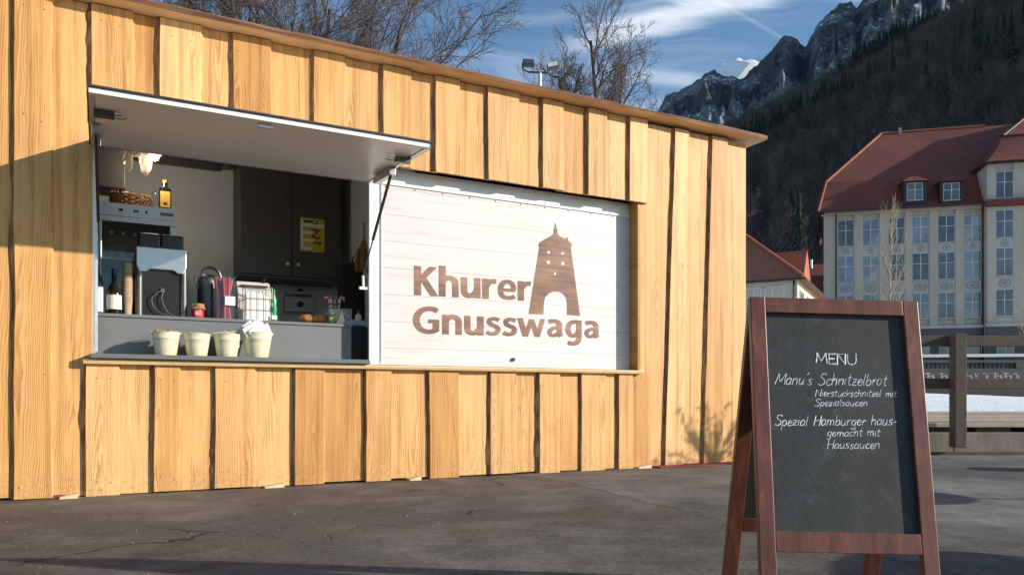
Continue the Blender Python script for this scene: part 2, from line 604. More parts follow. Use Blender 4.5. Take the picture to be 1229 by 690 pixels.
# ------------------------------------------------------------------ ground
m_, t, b = new_mat('asphalt')
tc = t.n('TexCoord').outputs['Object']
n_big = t.noise(tc, 0.55, 5, 0.6, 0.3)
n_mid = t.noise(tc, 3.2, 6, 0.65)
n_fin = t.noise(tc, 95.0, 3, 0.7)
n_grit = t.noise(tc, 260.0, 2, 0.6)
f = t.m('ADD', t.m('MULTIPLY', n_big, 0.30), t.m('ADD', t.m('MULTIPLY', n_mid, 0.32), t.m('ADD', t.m('MULTIPLY', t.noise(tc, 30.0, 4, 0.7), 0.22), t.m('MULTIPLY', n_fin, 0.16))))
so = t.n('SeparateXYZ')
t.l(tc, so.inputs[0])
dl = t.m('ADD', t.m('MULTIPLY', t.m('SUBTRACT', so.outputs[0], 0.51), 0.929), t.m('MULTIPLY', t.m('SUBTRACT', so.outputs[1], 5.44), 0.368))
dl = t.m('ADD', dl, t.m('MULTIPLY', t.m('SUBTRACT', n_mid, 0.5), 0.35))
right = t.m('ADD', t.m('MULTIPLY', t.step(dl, -0.02, 0.03), 0.45), t.m('MULTIPLY', t.step(dl, 0.1, 1.6), 0.55))
seam_d = t.m('SUBTRACT', 1.0, t.step(t.m('ABSOLUTE', dl), 0.004, 0.03))
colA = t.ramp(f, [(0.42, (0.062, 0.054, 0.046)), (0.5, (0.127, 0.111, 0.096)), (0.58, (0.208, 0.183, 0.16))])
colB = t.ramp(f, [(0.42, (0.10, 0.094, 0.086)), (0.5, (0.175, 0.166, 0.153)), (0.58, (0.265, 0.25, 0.23))])
col = t.mix(right, colA, colB)
# worn paler patch and dark sealed seams
warpv = t.vm('ADD', tc, t.vm('MULTIPLY', t.vm('SUBTRACT', t.noise(tc, 1.6, 4, 0.6, 0, 1), (0.5, 0.5, 0.5)), (0.5, 0.5, 0)))
vo = t.n('TexVoronoi', feature='DISTANCE_TO_EDGE')
t.l(warpv, vo.inputs['Vector'])
vo.inputs['Scale'].default_value = 0.42
crk_m = t.step(t.noise(tc, 1.1, 3), 0.50, 0.62)
crack = t.m('MULTIPLY', t.m('SUBTRACT', 1.0, t.step(vo.outputs[0], 0.0012, 0.007)), crk_m)
wide = t.m('MULTIPLY', t.m('MULTIPLY', t.m('SUBTRACT', 1.0, t.step(vo.outputs[0], 0.01, 0.10)), t.step(n_mid, 0.42, 0.6)), 0.45)
col = t.mix(wide, col, (0.04, 0.034, 0.03))
col = t.mix(t.m('MULTIPLY', seam_d, 0.45), col, (0.03, 0.027, 0.024))
col = t.mix(t.m('MULTIPLY', crack, 0.85), col, (0.012, 0.011, 0.011))
vs_ = t.n('TexVoronoi', feature='F1')
t.l(tc, vs_.inputs['Vector'])
vs_.inputs['Scale'].default_value = 22.0
spk = t.m('MULTIPLY', t.m('SUBTRACT', 1.0, t.step(vs_.outputs['Distance'], 0.06, 0.16)), t.step(t.noise(tc, 7.0, 2), 0.52, 0.62))
col = t.mix(t.m('MULTIPLY', spk, 0.5), col, (0.36, 0.34, 0.30))
scuff = t.noise(t.scale(tc, (1.0, 5.0, 1)), 1.8, 6, 0.7)
col = t.mix(t.m('MULTIPLY', t.step(scuff, 0.58, 0.75), 0.35), col, (0.17, 0.15, 0.13))
t.l(col, b.inputs['Base Color'])
t.l(t.m('ADD', 0.72, t.m('MULTIPLY', n_mid, 0.2)), b.inputs['Roughness'])
b.inputs['Specular IOR Level'].default_value = 0.25
hh = t.m('ADD', t.m('MULTIPLY', n_fin, 0.5), t.m('ADD', t.m('MULTIPLY', n_grit, 0.5), t.m('MULTIPLY', crack, -2.0)))
hh = t.m('ADD', hh, t.m('MULTIPLY', n_mid, 1.2))
bump(t, b, hh, 0.55, 0.008)
MAT['asphalt'] = m_

g = MB()
g.add([(-1500, -1500, 0), (3500, -1500, 0), (3500, 4500, 0), (-1500, 4500, 0)], [(0, 1, 2, 3)])
tag(g.build('asphalt_yard', MAT['asphalt']), kind='structure')


rg = random.Random(99)
g = MB()
for _ in range(1500):
    d_ = 2.3 + 7.5 * rg.random() ** 1.6
    x_ = rg.uniform(-.72, .72) * d_
    r_ = rg.choice((.0022, .0028, .0035, .005)) * rg.uniform(.7, 1.3)
    a_ = rg.uniform(0, 6.28)
    pts = [(x_ + r_ * math.cos(a_ + k * 1.571) * rg.uniform(.7, 1.3), d_ + r_ * math.sin(a_ + k * 1.571) * rg.uniform(.7, 1.3), .0005) for k in range(4)] + [(x_, d_, r_ * rg.uniform(.6, 1.1))]
    g.add(pts, [(0, 1, 4), (1, 2, 4), (2, 3, 4), (3, 0, 4)], rg.choice((0, 0, 1)))
tag(g.build('grit', [plain('pale_grit', (.25, .235, .21), .9, var=.3, scale=50), plain('dark_grit', (.12, .105, .09), .9, var=.3, scale=50)]),
    'loose pale and dark grit scattered on the asphalt', 'grit', kind='stuff')

# ------------------------------------------------------------------ the wood-clad food truck
TF = Frame((2.2455, 7.4985), math.atan2(0.4700, 0.8827))
truck = empty('food_truck', TF.world(0, 0, 0), TF.ang,
              'long timber clad food truck with raised serving flap and white sign panel', 'food truck')


def U(px, v=0.0):
    return TF.hit(px, HZ, v)[0]


def UZ(px, py, v=0.0):
    return TF.hit(px, py, v)


Z_SILL, Z_LINT, Z_TOP = 0.868, 2.372, 3.115
U_OP0, U_OP1 = U(108), U(768)
BOARD_T = 0.026
rng = random.Random(5)


class Boards:
    """Waney-edged boards in one mesh, each with its own axis, offset and tint for the grain."""
    def __init__(self):
        self.mb = MB()
        self.attr = []

    def board(self, ul0, ur0, ul1, ur1, z0, z1, front, live_l=True, live_r=True, thick=BOARD_T, amp=0.0065, tint=None):
        n = 30
        sd = rng.uniform(0, 900)
        ax = (ul0 + ur0) / 2 + rng.uniform(-0.10, 0.10)
        at = (ax, rng.random(), rng.random() if tint is None else tint)
        rows = []
        bl, br = rng.uniform(0.012, 0.028), rng.uniform(0.006, 0.016)
        for i in range(n + 1):
            k = i / n
            z = z0 + (z1 - z0) * k
            ul = ul0 + (ul1 - ul0) * k
            ur = ur0 + (ur1 - ur0) * k
            if live_l:
                ul += amp * (1.3 * rnd_noise(z, sd, 1.3) + 0.5 * rnd_noise(z, sd + 9, 5.0))
            if live_r:
                ur += amp * (1.3 * rnd_noise(z, sd + 4, 1.3) + 0.5 * rnd_noise(z, sd + 14, 5.0))
            wl = bl * (1 + 0.9 * rnd_noise(z, sd + 20, 3) + 0.5 * rnd_noise(z, sd + 26, 14)) if live_l else 0.0
            wr = br * (1 + 0.6 * rnd_noise(z, sd + 30, 3)) if live_r else 0.0
            e = 0.003
            rows.append([(ul - wl, front + thick, z), (ul, front + e, z), (ul + e, front, z),
                         (ur - e, front, z), (ur, front + e, z), (ur + wr, front + thick, z)])
        vs = [p for r_ in rows for p in r_]
        fs, mi = [], []
        for i in range(n):
            a, c = i * 6, (i + 1) * 6
            for k in range(5):
                fs.append((a + k, a + k + 1, c + k + 1, c + k))
                mi.append(1 if (k == 0 and live_l) else (2 if (k == 4 and live_r) else 0))
            fs.append((a + 5, a, c, c + 5))
            mi.append(0)
        fs.append((0, 1, 2, 3, 4, 5)); mi.append(0)
        q = n * 6
        fs.append((q + 5, q + 4, q + 3, q + 2, q + 1, q)); mi.append(0)
        if live_l:
            zs = [z0 + .09] + ([z0 + (z1 - z0) * k / 4 for k in (1, 2, 3)] if z1 - z0 > 1.5 else []) + [z1 - .10]
            for zz in zs:
                k = (zz - z0) / (z1 - z0)
                for fx in (.22, .78):
                    ux = (ul0 + (ul1 - ul0) * k) * (1 - fx) + (ur0 + (ur1 - ur0) * k) * fx + rng.uniform(-.02, .02)
                    o_ = len(vs)
                    zq = zz + rng.uniform(-.02, .02)
                    vs += [(ux + .0042 * math.cos(j * .785), front - .0007, zq + .0042 * math.sin(j * .785)) for j in range(8)]
                    fs.append(tuple(range(o_, o_ + 8))); mi.append(3)
        for f_, m1 in zip(fs, mi):
            self.mb.add([vs[j] for j in f_], [tuple(range(len(f_)))], m1)
            self.attr += [at] * len(f_)

    def build(self, name, mats, parent):
        me = bpy.data.meshes.new(name)
        me.from_pydata(self.mb.v, [], self.mb.f)
        for m1 in mats:
            me.materials.append(m1)
        me.polygons.foreach_set('material_index', self.mb.mi)
        a = me.attributes.new('board', 'FLOAT_VECTOR', 'POINT')
        a.data.foreach_set('vector', [c for v in self.attr for c in v])
        o = bpy.data.objects.new(name, me)
        C.objects.link(o)
        o.parent = parent
        return o


MAT['screw'] = plain('screw_head', (.16, .12, .085), .5, .6)
MAT['wane'] = plain('waney_edge', (0.50, 0.30, 0.125), 0.6, var=0.35, scale=7)
WOODS = [MAT['larch'], MAT['bark_edge'], MAT['wane'], MAT['screw']]


def row(bd, darks, mids, z0, z1, last_end, lean=None):
    """darks: pixel columns where a front board starts; mids: where it ends and the board behind shows."""
    for i, (a, c) in enumerate(zip(darks, mids)):
        l0 = l1 = 0.0
        if lean:
            l0, l1 = lean[i]
        j = lambda s: rng.uniform(-s, s)
        bd.board(U(a + l0) + 0.024, U(c + l0 * .6) + j(.005), U(a + l1) + 0.024, U(c + l1 * .6) + j(.005), z0 + j(.008), z1, j(0.004))
        nx = darks[i + 1] if i + 1 < len(darks) else last_end
        if nx - c > 3:
            bd.board(U(c) - 0.06, U(nx) + 0.055, U(c) - 0.06, U(nx) + 0.055, z0 + 0.004 + j(.006), z1, BOARD_T + 0.002 + j(.001),
                     False, False, thick=0.022)


up_d = [105, 187, 275, 373, 456, 519, 583, 649, 703, 753]
up_m = [158, 241.6, 325, 414, 493, 553, 622.6, 677, 729, 777]
lo_d = [98, 180, 253, 350, 435, 512, 586, 644, 695, 740]
lo_m = [143, 214, 305, 389, 470, 551, 620, 672, 727, 760]
bd = Boards()
row(bd, up_d, up_m, Z_LINT, Z_TOP, 777)
bd.build('upper_cladding', WOODS, truck)
bd = Boards()
row(bd, lo_d, lo_m, 0.007, Z_SILL - 0.02, 775)
bd.build('lower_cladding', WOODS, truck)
bd = Boards()
u_l = U(10)
bd.board(u_l + 0.026, U(62), u_l + 0.03, U(62), 0.007, Z_TOP, 0.0, amp=0.010, tint=0.35)
bd.board(U(62) - 0.05, U(105) + 0.03, U(62) - 0.05, U(105) + 0.03, 0.007, Z_TOP, BOARD_T + 0.002, False, False, 0.022, tint=0.5)
for k in range(4):
    x1 = u_l - 0.52 * k
    bd.board(x1 - 0.28, x1 + 0.05, x1 - 0.28, x1 + 0.05, 0.018, Z_TOP, BOARD_T + 0.002 + 0.001 * (k % 2), False, False, 0.022)
    bd.board(x1 - 0.5, x1 - 0.24, x1 - 0.5, x1 - 0.24, 0.018, Z_TOP, 0.0)
bd.build('side_cladding', WOODS, truck)
bd = Boards()
row(bd, [802, 848], [824, 871], 0.007, Z_TOP - 0.02, 893, [(-6, 6), (-6, 5)])
bd.board(U(771), U(805), U(771), U(812), 0.007, Z_TOP - 0.02, BOARD_T + 0.004, False, False, 0.022, tint=0.6)
bd.build('corner_cladding', WOODS, truck)

# shell behind the boards (walls, floor, ceiling of the trailer)
DEP = 2.25
ZC = 2.84                                                  # height of the interior ceiling
UL, UR = U(10) - 2.3, -0.012
U_PART = U(443) + 0.42                                    # partition beside the serving hatch
sh = MB()
fv = BOARD_T + 0.032
sh.box(UL, U_OP0 - 0.012, fv, fv + 0.03, 0.28, Z_TOP - 0.03)
sh.box(U_OP1 + 0.034, UR, fv, fv + 0.03, 0.28, Z_TOP - 0.03)
sh.box(U_OP0 - 0.012, U_OP1 + 0.034, fv, fv + 0.03, 2.40, Z_TOP - 0.03)
sh.box(U_OP0 - 0.012, U_OP1 + 0.034, fv, fv + 0.03, 0.28, Z_SILL - 0.03)
sh.box(UL, UL + 0.03, fv + 0.03, DEP + 0.06, 0.28, Z_TOP - 0.03)
sh.box(UR - 0.03, UR, fv + 0.03, DEP + 0.06, 0.28, Z_TOP - 0.03)
sh.build('trailer_shell', MAT['alu_white'], truck)
ins = MB()
ins.box(UL + 0.03, UR - 0.03, DEP, DEP + 0.05, 0.28, Z_TOP - 0.03)
ins.box(U_PART, U_PART + 0.04, fv + 0.20, DEP, 0.3, ZC)
ins.build('interior_lining', MAT['inner_wall'], truck)
cl_ = MB()
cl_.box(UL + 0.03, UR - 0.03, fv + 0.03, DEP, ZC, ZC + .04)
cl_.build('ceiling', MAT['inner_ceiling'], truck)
fl = MB()
fl.box(UL + 0.03, UR - 0.03, fv + 0.03, DEP, 0.24, 0.29)
fl.build('floor_pan', MAT['inner_floor'], truck)
# roof plank with a waney front edge
rf = MB()
n = 90
x0, x1 = UL - 0.2, 0.195
top, bot = [], []
for i in range(n + 1):
    x = x0 + (x1 - x0) * i / n
    e = -0.118 + 0.014 * rnd_noise(x, 3.0, 2.2) + 0.007 * rnd_noise(x, 8.0, 9.0)
    e2 = e + 0.012 + 0.006 * rnd_noise(x, 5.0, 4.0)
    zt = 3.160 + 0.004 * rnd_noise(x, 2.0, 3.0)
    zb = 3.121 + 0.005 * rnd_noise(x, 6.0, 2.4)
    top.append((x, e, zt, e2, zb))
vs = []
for x, e, zt, e2, zb in top:
    vs += [(x, 0.6, zt), (x, e2, zt + 0.001), (x, e, (zt + zb) / 2 + 0.006), (x, e2 - 0.002, zb), (x, 0.6, zb)]
fs, mi = [], []
for i in range(n):
    a, c = i * 5, (i + 1) * 5
    for k in range(4):
        fs.append((a + k, a + k + 1, c + k + 1, c + k))
        mi.append(1 if k in (1, 2) else 0)
fs += [(0, 1, 2, 3, 4), tuple(n * 5 + k for k in (4, 3, 2, 1, 0))]
mi += [0, 0]
for f_, k in zip(fs, mi):
    rf.add([vs[j] for j in f_], [tuple(range(len(f_)))], k)
m_, t, b = new_mat('roof_edge_wood')
tc = t.n('TexCoord').outputs['Object']
nn = t.noise(t.scale(tc, (1.2, 30, 60)), 1.0, 6, 0.6)
t.l(t.ramp(nn, [(0.32, (0.085, 0.036, 0.015)), (0.5, (0.20, 0.092, 0.038)), (0.68, (0.37, 0.19, 0.085))]), b.inputs['Base Color'])
b.inputs['Roughness'].default_value = 0.7
bump(t, b, nn, 0.5, 0.004)
MAT['roof_edge'] = m_
rf.build('roof_plank', [MAT['sapwood'], MAT['roof_edge']], truck)
rr = MB()
rr.box(UL - 0.2, 0.18, 0.61, DEP + 0.25, 3.112, 3.15)
rr.build('roof', MAT['sapwood'], truck)

# trim of the opening
tr = MB()
tr.box(U_OP1, U_OP1 + 0.03, BOARD_T + 0.003, 0.24, Z_SILL + 0.002, Z_LINT + 0.02)
tr.build('jamb_board', MAT['larch'], truck)
sl = MB()
nseg = 40
xs0, xs1 = U(100), U(767) + 0.03
for i in range(nseg):
    pass
vs, fs = [], []
for i in range(nseg + 1):
    x = xs0 + (xs1 - xs0) * i / nseg
    e = -0.042 + 0.006 * rnd_noise(x, 21.0, 3.0)
    vs += [(x, 0.30, Z_SILL), (x, e + .006, Z_SILL), (x, e, Z_SILL - 0.012), (x, e + .008, Z_SILL - 0.030), (x, 0.03, Z_SILL - 0.030), (x, 0.30, Z_SILL - 0.030)]
for i in range(nseg):
    a, c = i * 6, (i + 1) * 6
    fs += [(a + k, a + (k + 1) % 6, c + (k + 1) % 6, c + k) for k in range(6)]
fs += [tuple(range(6)), tuple(nseg * 6 + 5 - k for k in range(6))]
sl.add(vs, fs)
sl.build('sill_board', MAT['sapwood'], truck)
# shims and mat under the boards
# aluminium window frame of the hatch (left upright is what shows)
fr_ = MB()
fr_.box(U_OP0 - 0.004, U_OP0 + 0.030, BOARD_T + 0.004, 0.15, Z_SILL + 0.003, 2.36)
fr_.box(U_OP0 + 0.030, U_OP0 + 0.044, 0.075, 0.15, Z_SILL + 0.05, 2.36)
fr_.build('hatch_frame', MAT['alu'], truck)
# ledge and counter
U_L, U_R = U_OP0 + 0.032, U(441)
VC = 0.30
lg = MB()
lg.box(U_OP0 + 0.002, U_R, -0.075, VC + 0.02, Z_SILL + 0.004, Z_SILL + 0.034)
lg.build('serving_ledge', MAT['ledge_grey'], truck, bevel=0.004)
z_ct = UZ(250, 381.5, VC)[1]
cf = MB()
cf.box(U_L, U(421.5, VC), VC, VC + 0.02, Z_SILL + 0.034, z_ct - 0.022)
cf.build('counter_front', MAT['counter_grey'], truck)
ct = MB()
ct.box(U_L, U(423, VC), VC - 0.012, VC + 0.62, z_ct - 0.022, z_ct)
ct.build('counter_top', MAT['counter_grey'], truck, bevel=0.003)
cs_ = MB()
cs_.box(U(421.5, VC) + 0.002, U_PART - 0.002, VC + 0.16, VC + 0.18, Z_SILL + 0.0, z_ct - 0.025)
cs_.box(U(421.5, VC) + 0.002, U_PART - 0.002, VC + 0.15, VC + 0.62, z_ct - 0.025, z_ct - 0.004)
cs_.build('side_counter', MAT['satin_black'], truck)

# sign panel (the second flap, closed) with printed boards
VP = 0.155
uS0, uS1 = U(456, VP), U(764, VP) + 0.02
sg = MB()
sg.box(uS0, uS1, VP, VP + 0.03, Z_SILL + 0.012, 2.262)
sign = sg.build('sign_panel', MAT['sign_print'], truck)
uE0 = U(443, VP)
sf = MB()
sf.box(uE0, uS0 - 0.007, VP - 0.004, VP + 0.03, Z_SILL + 0.012, 2.36)
sf.box(uS0 - 0.007, U_OP1 - 0.002, VP + 0.004, VP + 0.03, 2.268, 2.39)
for z in (2.262,):
    sf.box(uS0, uS1, VP - 0.012, VP + 0.003, z, z + 0.016)
sf.box(uS0 + 0.008, uS0 + 0.020, VP - 0.006, VP + 0.002, Z_SILL + 0.03, 2.26)
sf.box(uS1 - 0.10, uS1 - 0.088, VP - 0.006, VP + 0.002, Z_SILL + 0.03, 2.26)
sf.build('sign_frame', MAT['alu_white'], truck, bevel=0.002)
rv = MB()
rv.lathe([(0.006, 0), (0.004, 0.004), (0.0, 0.005)], 8)
rv.v = [(p[0], -p[2] - .0005, p[1]) for p in rv.v]
rv0 = rv.build('rivet', MAT['dark_steel'], truck)
for k in range(11):
    r_ = rv0 if k == 0 else rv0.copy()
    if k:
        C.objects.link(r_)
    r_.location = (uS0 + 0.05 + (uS1 - uS0 - 0.1) * k / 10, VP, 2.25)
bl = MB()
ub, zb = UZ(615.5, 431.5, VP)
bl.tube([(ub, VP, zb), (ub, VP - 0.018, zb)], 0.016, 16)
bl.build('lock', MAT['rubber'], truck, bevel=0.003)


def catmull(pts, k=6):
    pts = [Vector(p) for p in pts]
    if len(pts) < 3:
        return pts
    out = []
    for i in range(len(pts) - 1):
        p0, p1, p2, p3 = pts[max(i - 1, 0)], pts[i], pts[i + 1], pts[min(i + 2, len(pts) - 1)]
        for j in range(k):
            s = j / k
            out.append(0.5 * ((2 * p1) + (p2 - p0) * s + (2 * p0 - 5 * p1 + 4 * p2 - p3) * s * s + (3 * p1 - p0 - 3 * p2 + p3) * s ** 3))
    out.append(pts[-1])
    return out


# lettering of the sign: bold humanist letters, each stroke a flat band
W = 0.144
LET = {
    'K': (0.50, [('L', [(.085, 0), (.085, .68)], W), ('L', [(.125, .355), (.40, .68)], .115), ('L', [(.18, .42), (.425, 0)], .128)]),
    'h': (0.46, [('L', [(.085, 0), (.085, .725)], W), ('L', [(.02, .70), (.085, .70)], .05), ('S', [(.085, .32), (.15, .425), (.26, .445), (.345, .385), (.36, .27), (.36, 0)], .122)]),
    'u': (0.46, [('S', [(.085, .49), (.085, .2), (.11, .09), (.19, .052), (.28, .085), (.36, .18)], .122), ('L', [(.365, .49), (.365, 0)], W), ('L', [(.03, .467), (.085, .467)], .045)]),
    'r': (0.335, [('L', [(.085, 0), (.085, .49)], W), ('S', [(.10, .31), (.16, .40), (.25, .44), (.32, .43)], .118)]),
    'e': (0.455, [('L', [(.12, .245), (.40, .245)], .075), ('S', [(.365, .225), (.37, .34), (.31, .43), (.225, .45), (.13, .405), (.082, .28), (.09, .16), (.15, .075), (.25, .05), (.34, .068), (.40, .10)], .108)]),
    'G': (0.60, [('S', [(.52, .575), (.43, .622), (.32, .625), (.19, .565), (.105, .43), (.10, .26), (.17, .12), (.29, .057), (.41, .06), (.50, .11)], .122), ('L', [(.49, .065), (.49, .36)], .125), ('L', [(.33, .315), (.55, .315)], .09)]),
    'n': (0.46, [('L', [(.085, 0), (.085, .49)], W), ('S', [(.085, .32), (.15, .425), (.26, .445), (.345, .385), (.36, .27), (.36, 0)], .122)]),
    's': (0.37, [('S', [(.315, .405), (.25, .435), (.17, .44), (.105, .40), (.105, .325), (.17, .275), (.25, .235), (.29, .17), (.26, .085), (.18, .05), (.10, .058), (.035, .092)], .104)]),
    'w': (0.64, [('L', [(.045, .49), (.175, 0)], .118), ('L', [(.175, 0), (.305, .47)], .10), ('L', [(.305, .47), (.45, 0)], .118), ('L', [(.45, 0), (.575, .49)], .10)]),
    'a': (0.455, [('S', [(.07, .415), (.15, .44), (.25, .44), (.32, .39), (.335, .28), (.335, .10), (.37, .03)], .118), ('S', [(.33, .265), (.22, .26), (.13, .215), (.095, .14), (.13, .065), (.21, .055), (.29, .10), (.335, .17)], .098)]),
    'g': (0.45, [('S', [(.36, .44), (.25, .445), (.14, .40), (.088, .27), (.11, .13), (.19, .06), (.28, .09), (.35, .18)], .112), ('S', [(.355, .49), (.355, .2), (.35, -.03), (.30, -.125), (.20, -.155), (.08, -.13)], .122)]),
}


def letters(text, u0, u1, zbase_l, zbase_r, cap, v, mb):
    total = sum(LET[c][0] for c in text) - 0.04
    sx = (u1 - u0) / total
    sz = cap / 0.68
    pen = 0.0
    lay = 0
    for ch in text:
        wd_, strokes = LET[ch]
        for kind_, pts, wid in strokes:
            lay += 1
            vv = v - 0.0012 - 0.00035 * (lay % 4)
            wid = wid * 1.07 if wid < W else wid
            P = catmull([(p[0], p[1], 0) for p in pts], 7) if kind_ == 'S' else [Vector((p[0], p[1], 0)) for p in pts]
            L_, R_ = [], []
            for i, p in enumerate(P):
                d = (P[min(i + 1, len(P) - 1)] - P[max(i - 1, 0)]).normalized()
                nr = Vector((-d.y, d.x, 0))
                k = 1.0
                if kind_ == 'S':
                    k = 0.86 + 0.18 * abs(d.y)              # thinner across the top and bottom of a bowl
                L_.append(p + nr * wid / 2 * k)
                R_.append(p - nr * wid / 2 * k)
            if kind_ == 'L' and abs(P[0].y - P[-1].y) > 0.2:        # diagonal and upright strokes end level
                for arr in (L_, R_):
                    for idx in (0, -1):
                        q = arr[idx]
                        d = (P[-1] - P[0]).normalized()
                        dy = P[idx].y - q.y
                        if abs(d.y) > 0.3:
                            arr[idx] = q + d * (dy / d.y)
            vs, fs = [], []
            for a_, b_ in zip(L_, R_):
                for q in (a_, b_):
                    x = (pen + q.x) * sx
                    zz = zbase_l + (zbase_r - zbase_l) * x / (u1 - u0) + q.y * sz
                    vs.append((u0 + x, vv, zz))
            for i in range(len(L_) - 1):
                fs.append((2 * i, 2 * i + 1, 2 * i + 3, 2 * i + 2))
            mb.add(vs, fs)
        pen += wd_


k0 = UZ(496, 354, VP)
k1 = UZ(636, 361.5, VP)
kt = UZ(497, 319, VP)
lm = MB()
letters('Khurer', k0[0], k1[0], k0[1], k1[1], kt[1] - k0[1], VP, lm)
g0 = UZ(494, 400, VP)
g1 = UZ(719, 406.5, VP)
gt = UZ(496, 366.5, VP)
letters('Gnusswaga', g0[0], g1[0], g0[1], g1[1], gt[1] - g0[1] - 0.004, VP, lm)
lm.build('lettering', MAT['brown_letter'], sign)
# tower emblem
def curve_mesh(loops, v, name, mat, parent):
    cu = bpy.data.curves.new('outline', 'CURVE')
    cu.dimensions = '2D'
    cu.fill_mode = 'BOTH'
    for lp in loops:
        s = cu.splines.new('POLY')
        s.points.add(len(lp) - 1)
        for p, q in zip(s.points, lp):
            p.co = (q[0], q[1], 0, 1)
        s.use_cyclic_u = True
    oo = bpy.data.objects.new('outline', cu)
    C.objects.link(oo)
    me = bpy.data.meshes.new_from_object(oo)
    C.objects.unlink(oo)
    bpy.data.objects.remove(oo)
    bpy.data.curves.remove(cu)
    for vx in me.vertices:
        vx.co = (vx.co.x, v, vx.co.y)
    me.materials.clear()
    me.materials.append(mat)
    o = bpy.data.objects.new(name, me)
    C.objects.link(o)
    o.parent = parent
    return o


def Tpx(x, y):                                             # pixel of the enlarged sign detail -> panel
    return UZ(480 + x / 3.834, 250 + y / 3.834, VP)


outer = [(592, 487), (640, 178), (636, 170), (642, 156), (672, 140), (700, 124), (706, 118), (706, 98), (711, 92), (712, 80), (713, 68), (717, 68),
         (719, 80), (720, 92), (725, 98), (725, 118), (735, 128), (762, 142), (763, 134), (774, 136), (775, 150), (792, 166), (790, 176), (786, 180),
         (829, 495), (768, 491), (768, 440), (764, 412), (748, 392), (728, 384), (705, 384), (684, 392), (668, 410), (662, 440), (660, 488)]
holes = [[(678, 196), (691, 197), (691, 209), (678, 208)], [(743, 202), (755, 203), (755, 214), (743, 213)],
         [(676, 240), (691, 241), (691, 256), (676, 255)], [(742, 246), (758, 247), (758, 262), (742, 261)],
         [(709, 294), (719, 294), (719, 309), (709, 308)]]
curve_mesh([[Tpx(*p) for p in outer]] + [[Tpx(*p) for p in h] for h in holes], VP - 0.0012, 'tower_emblem', MAT['brown_letter'], sign)

# raised serving flap
flap = empty('serving_flap', (0, 0, 0))
flap.parent = truck
uF0, uF1 = U(108) + 0.004, U(445) + 0.01
HV, HZF = 0.03, 2.222                                     # hinge
OV, OZF = -1.17, 2.142                                    # outer edge
ang = math.atan2(HZF - OZF, HV - OV)
Lf = math.hypot(HV - OV, HZF - OZF)
MF = Matrix.Translation((0, OV, OZF)) @ Matrix.Rotation(ang, 4, 'X')
pn = MB()
pn.box(uF0 + 0.03, uF1 - 0.03, 0.035, Lf - 0.02, 0.006, 0.024, M=MF)
pn.build('flap_panel', MAT['laminate'], flap)
ff = MB()
fe = MB()
fe.box(uF0, uF1, 0.0, 0.0345, 0.0, 0.028, M=MF)
fe.build('flap_edge', MAT['alu_white'], flap, bevel=0.002)
ff.box(uF0, uF0 + 0.03, 0.035, Lf, 0.0, 0.028, M=MF)
ff.box(uF1 - 0.03, uF1, 0.035, Lf, 0.0, 0.028, M=MF)
ff.box(uF0 + 0.03, uF1 - 0.03, Lf - 0.02, Lf, 0.0, 0.028, M=MF)
ff.build('flap_frame', MAT['alu'], flap, bevel=0.002)
fs_ = MB()
fs_.box(uF0 - 0.006, uF1 + 0.006, -0.012, 0.03, 0.0285, 0.038, M=MF)
fs_.box(uF0 - 0.008, uF0, -0.012, Lf, 0.004, 0.034, M=MF)
fs_.box(uF1, uF1 + 0.008, -0.012, Lf, 0.004, 0.034, M=MF)
fs_.build('flap_seal', MAT['rubber'], flap)
sk = MB()
sk.box(uF0 + 0.002, uF1 - 0.002, 0.03, Lf, 0.0283, 0.033, M=MF)
sk.build('flap_skin', MAT['alu_white'], flap)
for (uu, sgn) in ((uF0 + 0.02, 1), (uF1 - 0.02, -1)):
    lt = MB()
    a, c = sorted((uu, uu + sgn * 0.10))
    lt.box(a, c, 0.30, 0.34, -0.035, 0.0, M=MF)
    ring = [MF @ Vector((uu + sgn * (0.125 + 0.035 * math.cos(x)), 0.32 + 0.035 * math.sin(x), -0.02)) for x in [k * 0.5 for k in range(11)]]
    lt.tube(ring, 0.003, 6)
    lt.build('latch', MAT['dark_steel'], flap, bevel=0.003)
    br = MB()
    a, c = sorted((uu - sgn * 0.012, uu + sgn * 0.035))
    br.box(a, c, 0.62, 0.98, -0.05, -0.001, M=MF)
    br.build('strut_bracket', MAT['steel'], flap, bevel=0.004)
    st = MB()
    p0 = MF @ Vector((uu + sgn * 0.01, 0.66, -0.04))
    zend = 1.55 if sgn < 0 else 1.45
    p1 = Vector((uu + sgn * 0.012 - (0.0 if sgn > 0 else -0.012), 0.16, zend))
    if sgn > 0:
        p1 = Vector((uu + 0.03, 0.14, 1.45))
    pm = p0.lerp(p1, 0.62)
    gr_ = .011 if sgn < 0 else .009
    st.tube([p0, pm], gr_, 10)
    st.tube([pm, p1], gr_ * .5, 8)
    st.build('gas_strut', MAT['dark_steel'] if sgn < 0 else MAT['satin_black'], flap, smooth=True)
    if sgn < 0:
        ed = MB()
        ed.tube([p1, p1 + Vector((0.002, 0.0, -0.09))], 0.010, 8)
        ed.box(p1.x - 0.03, p1.x + 0.03, p1.y - 0.012, p1.y + 0.012, p1.z - 0.105, p1.z - 0.085)
        ed.build('strut_end', MAT['alu_white'], flap)
hk = MB()
x = U(318, -1.1)
hk.box(x - 0.04, x + 0.04, 0.05, 0.07, -0.025, 0.0, M=MF)
hk.build('catch', MAT['steel'], flap, bevel=0.003)

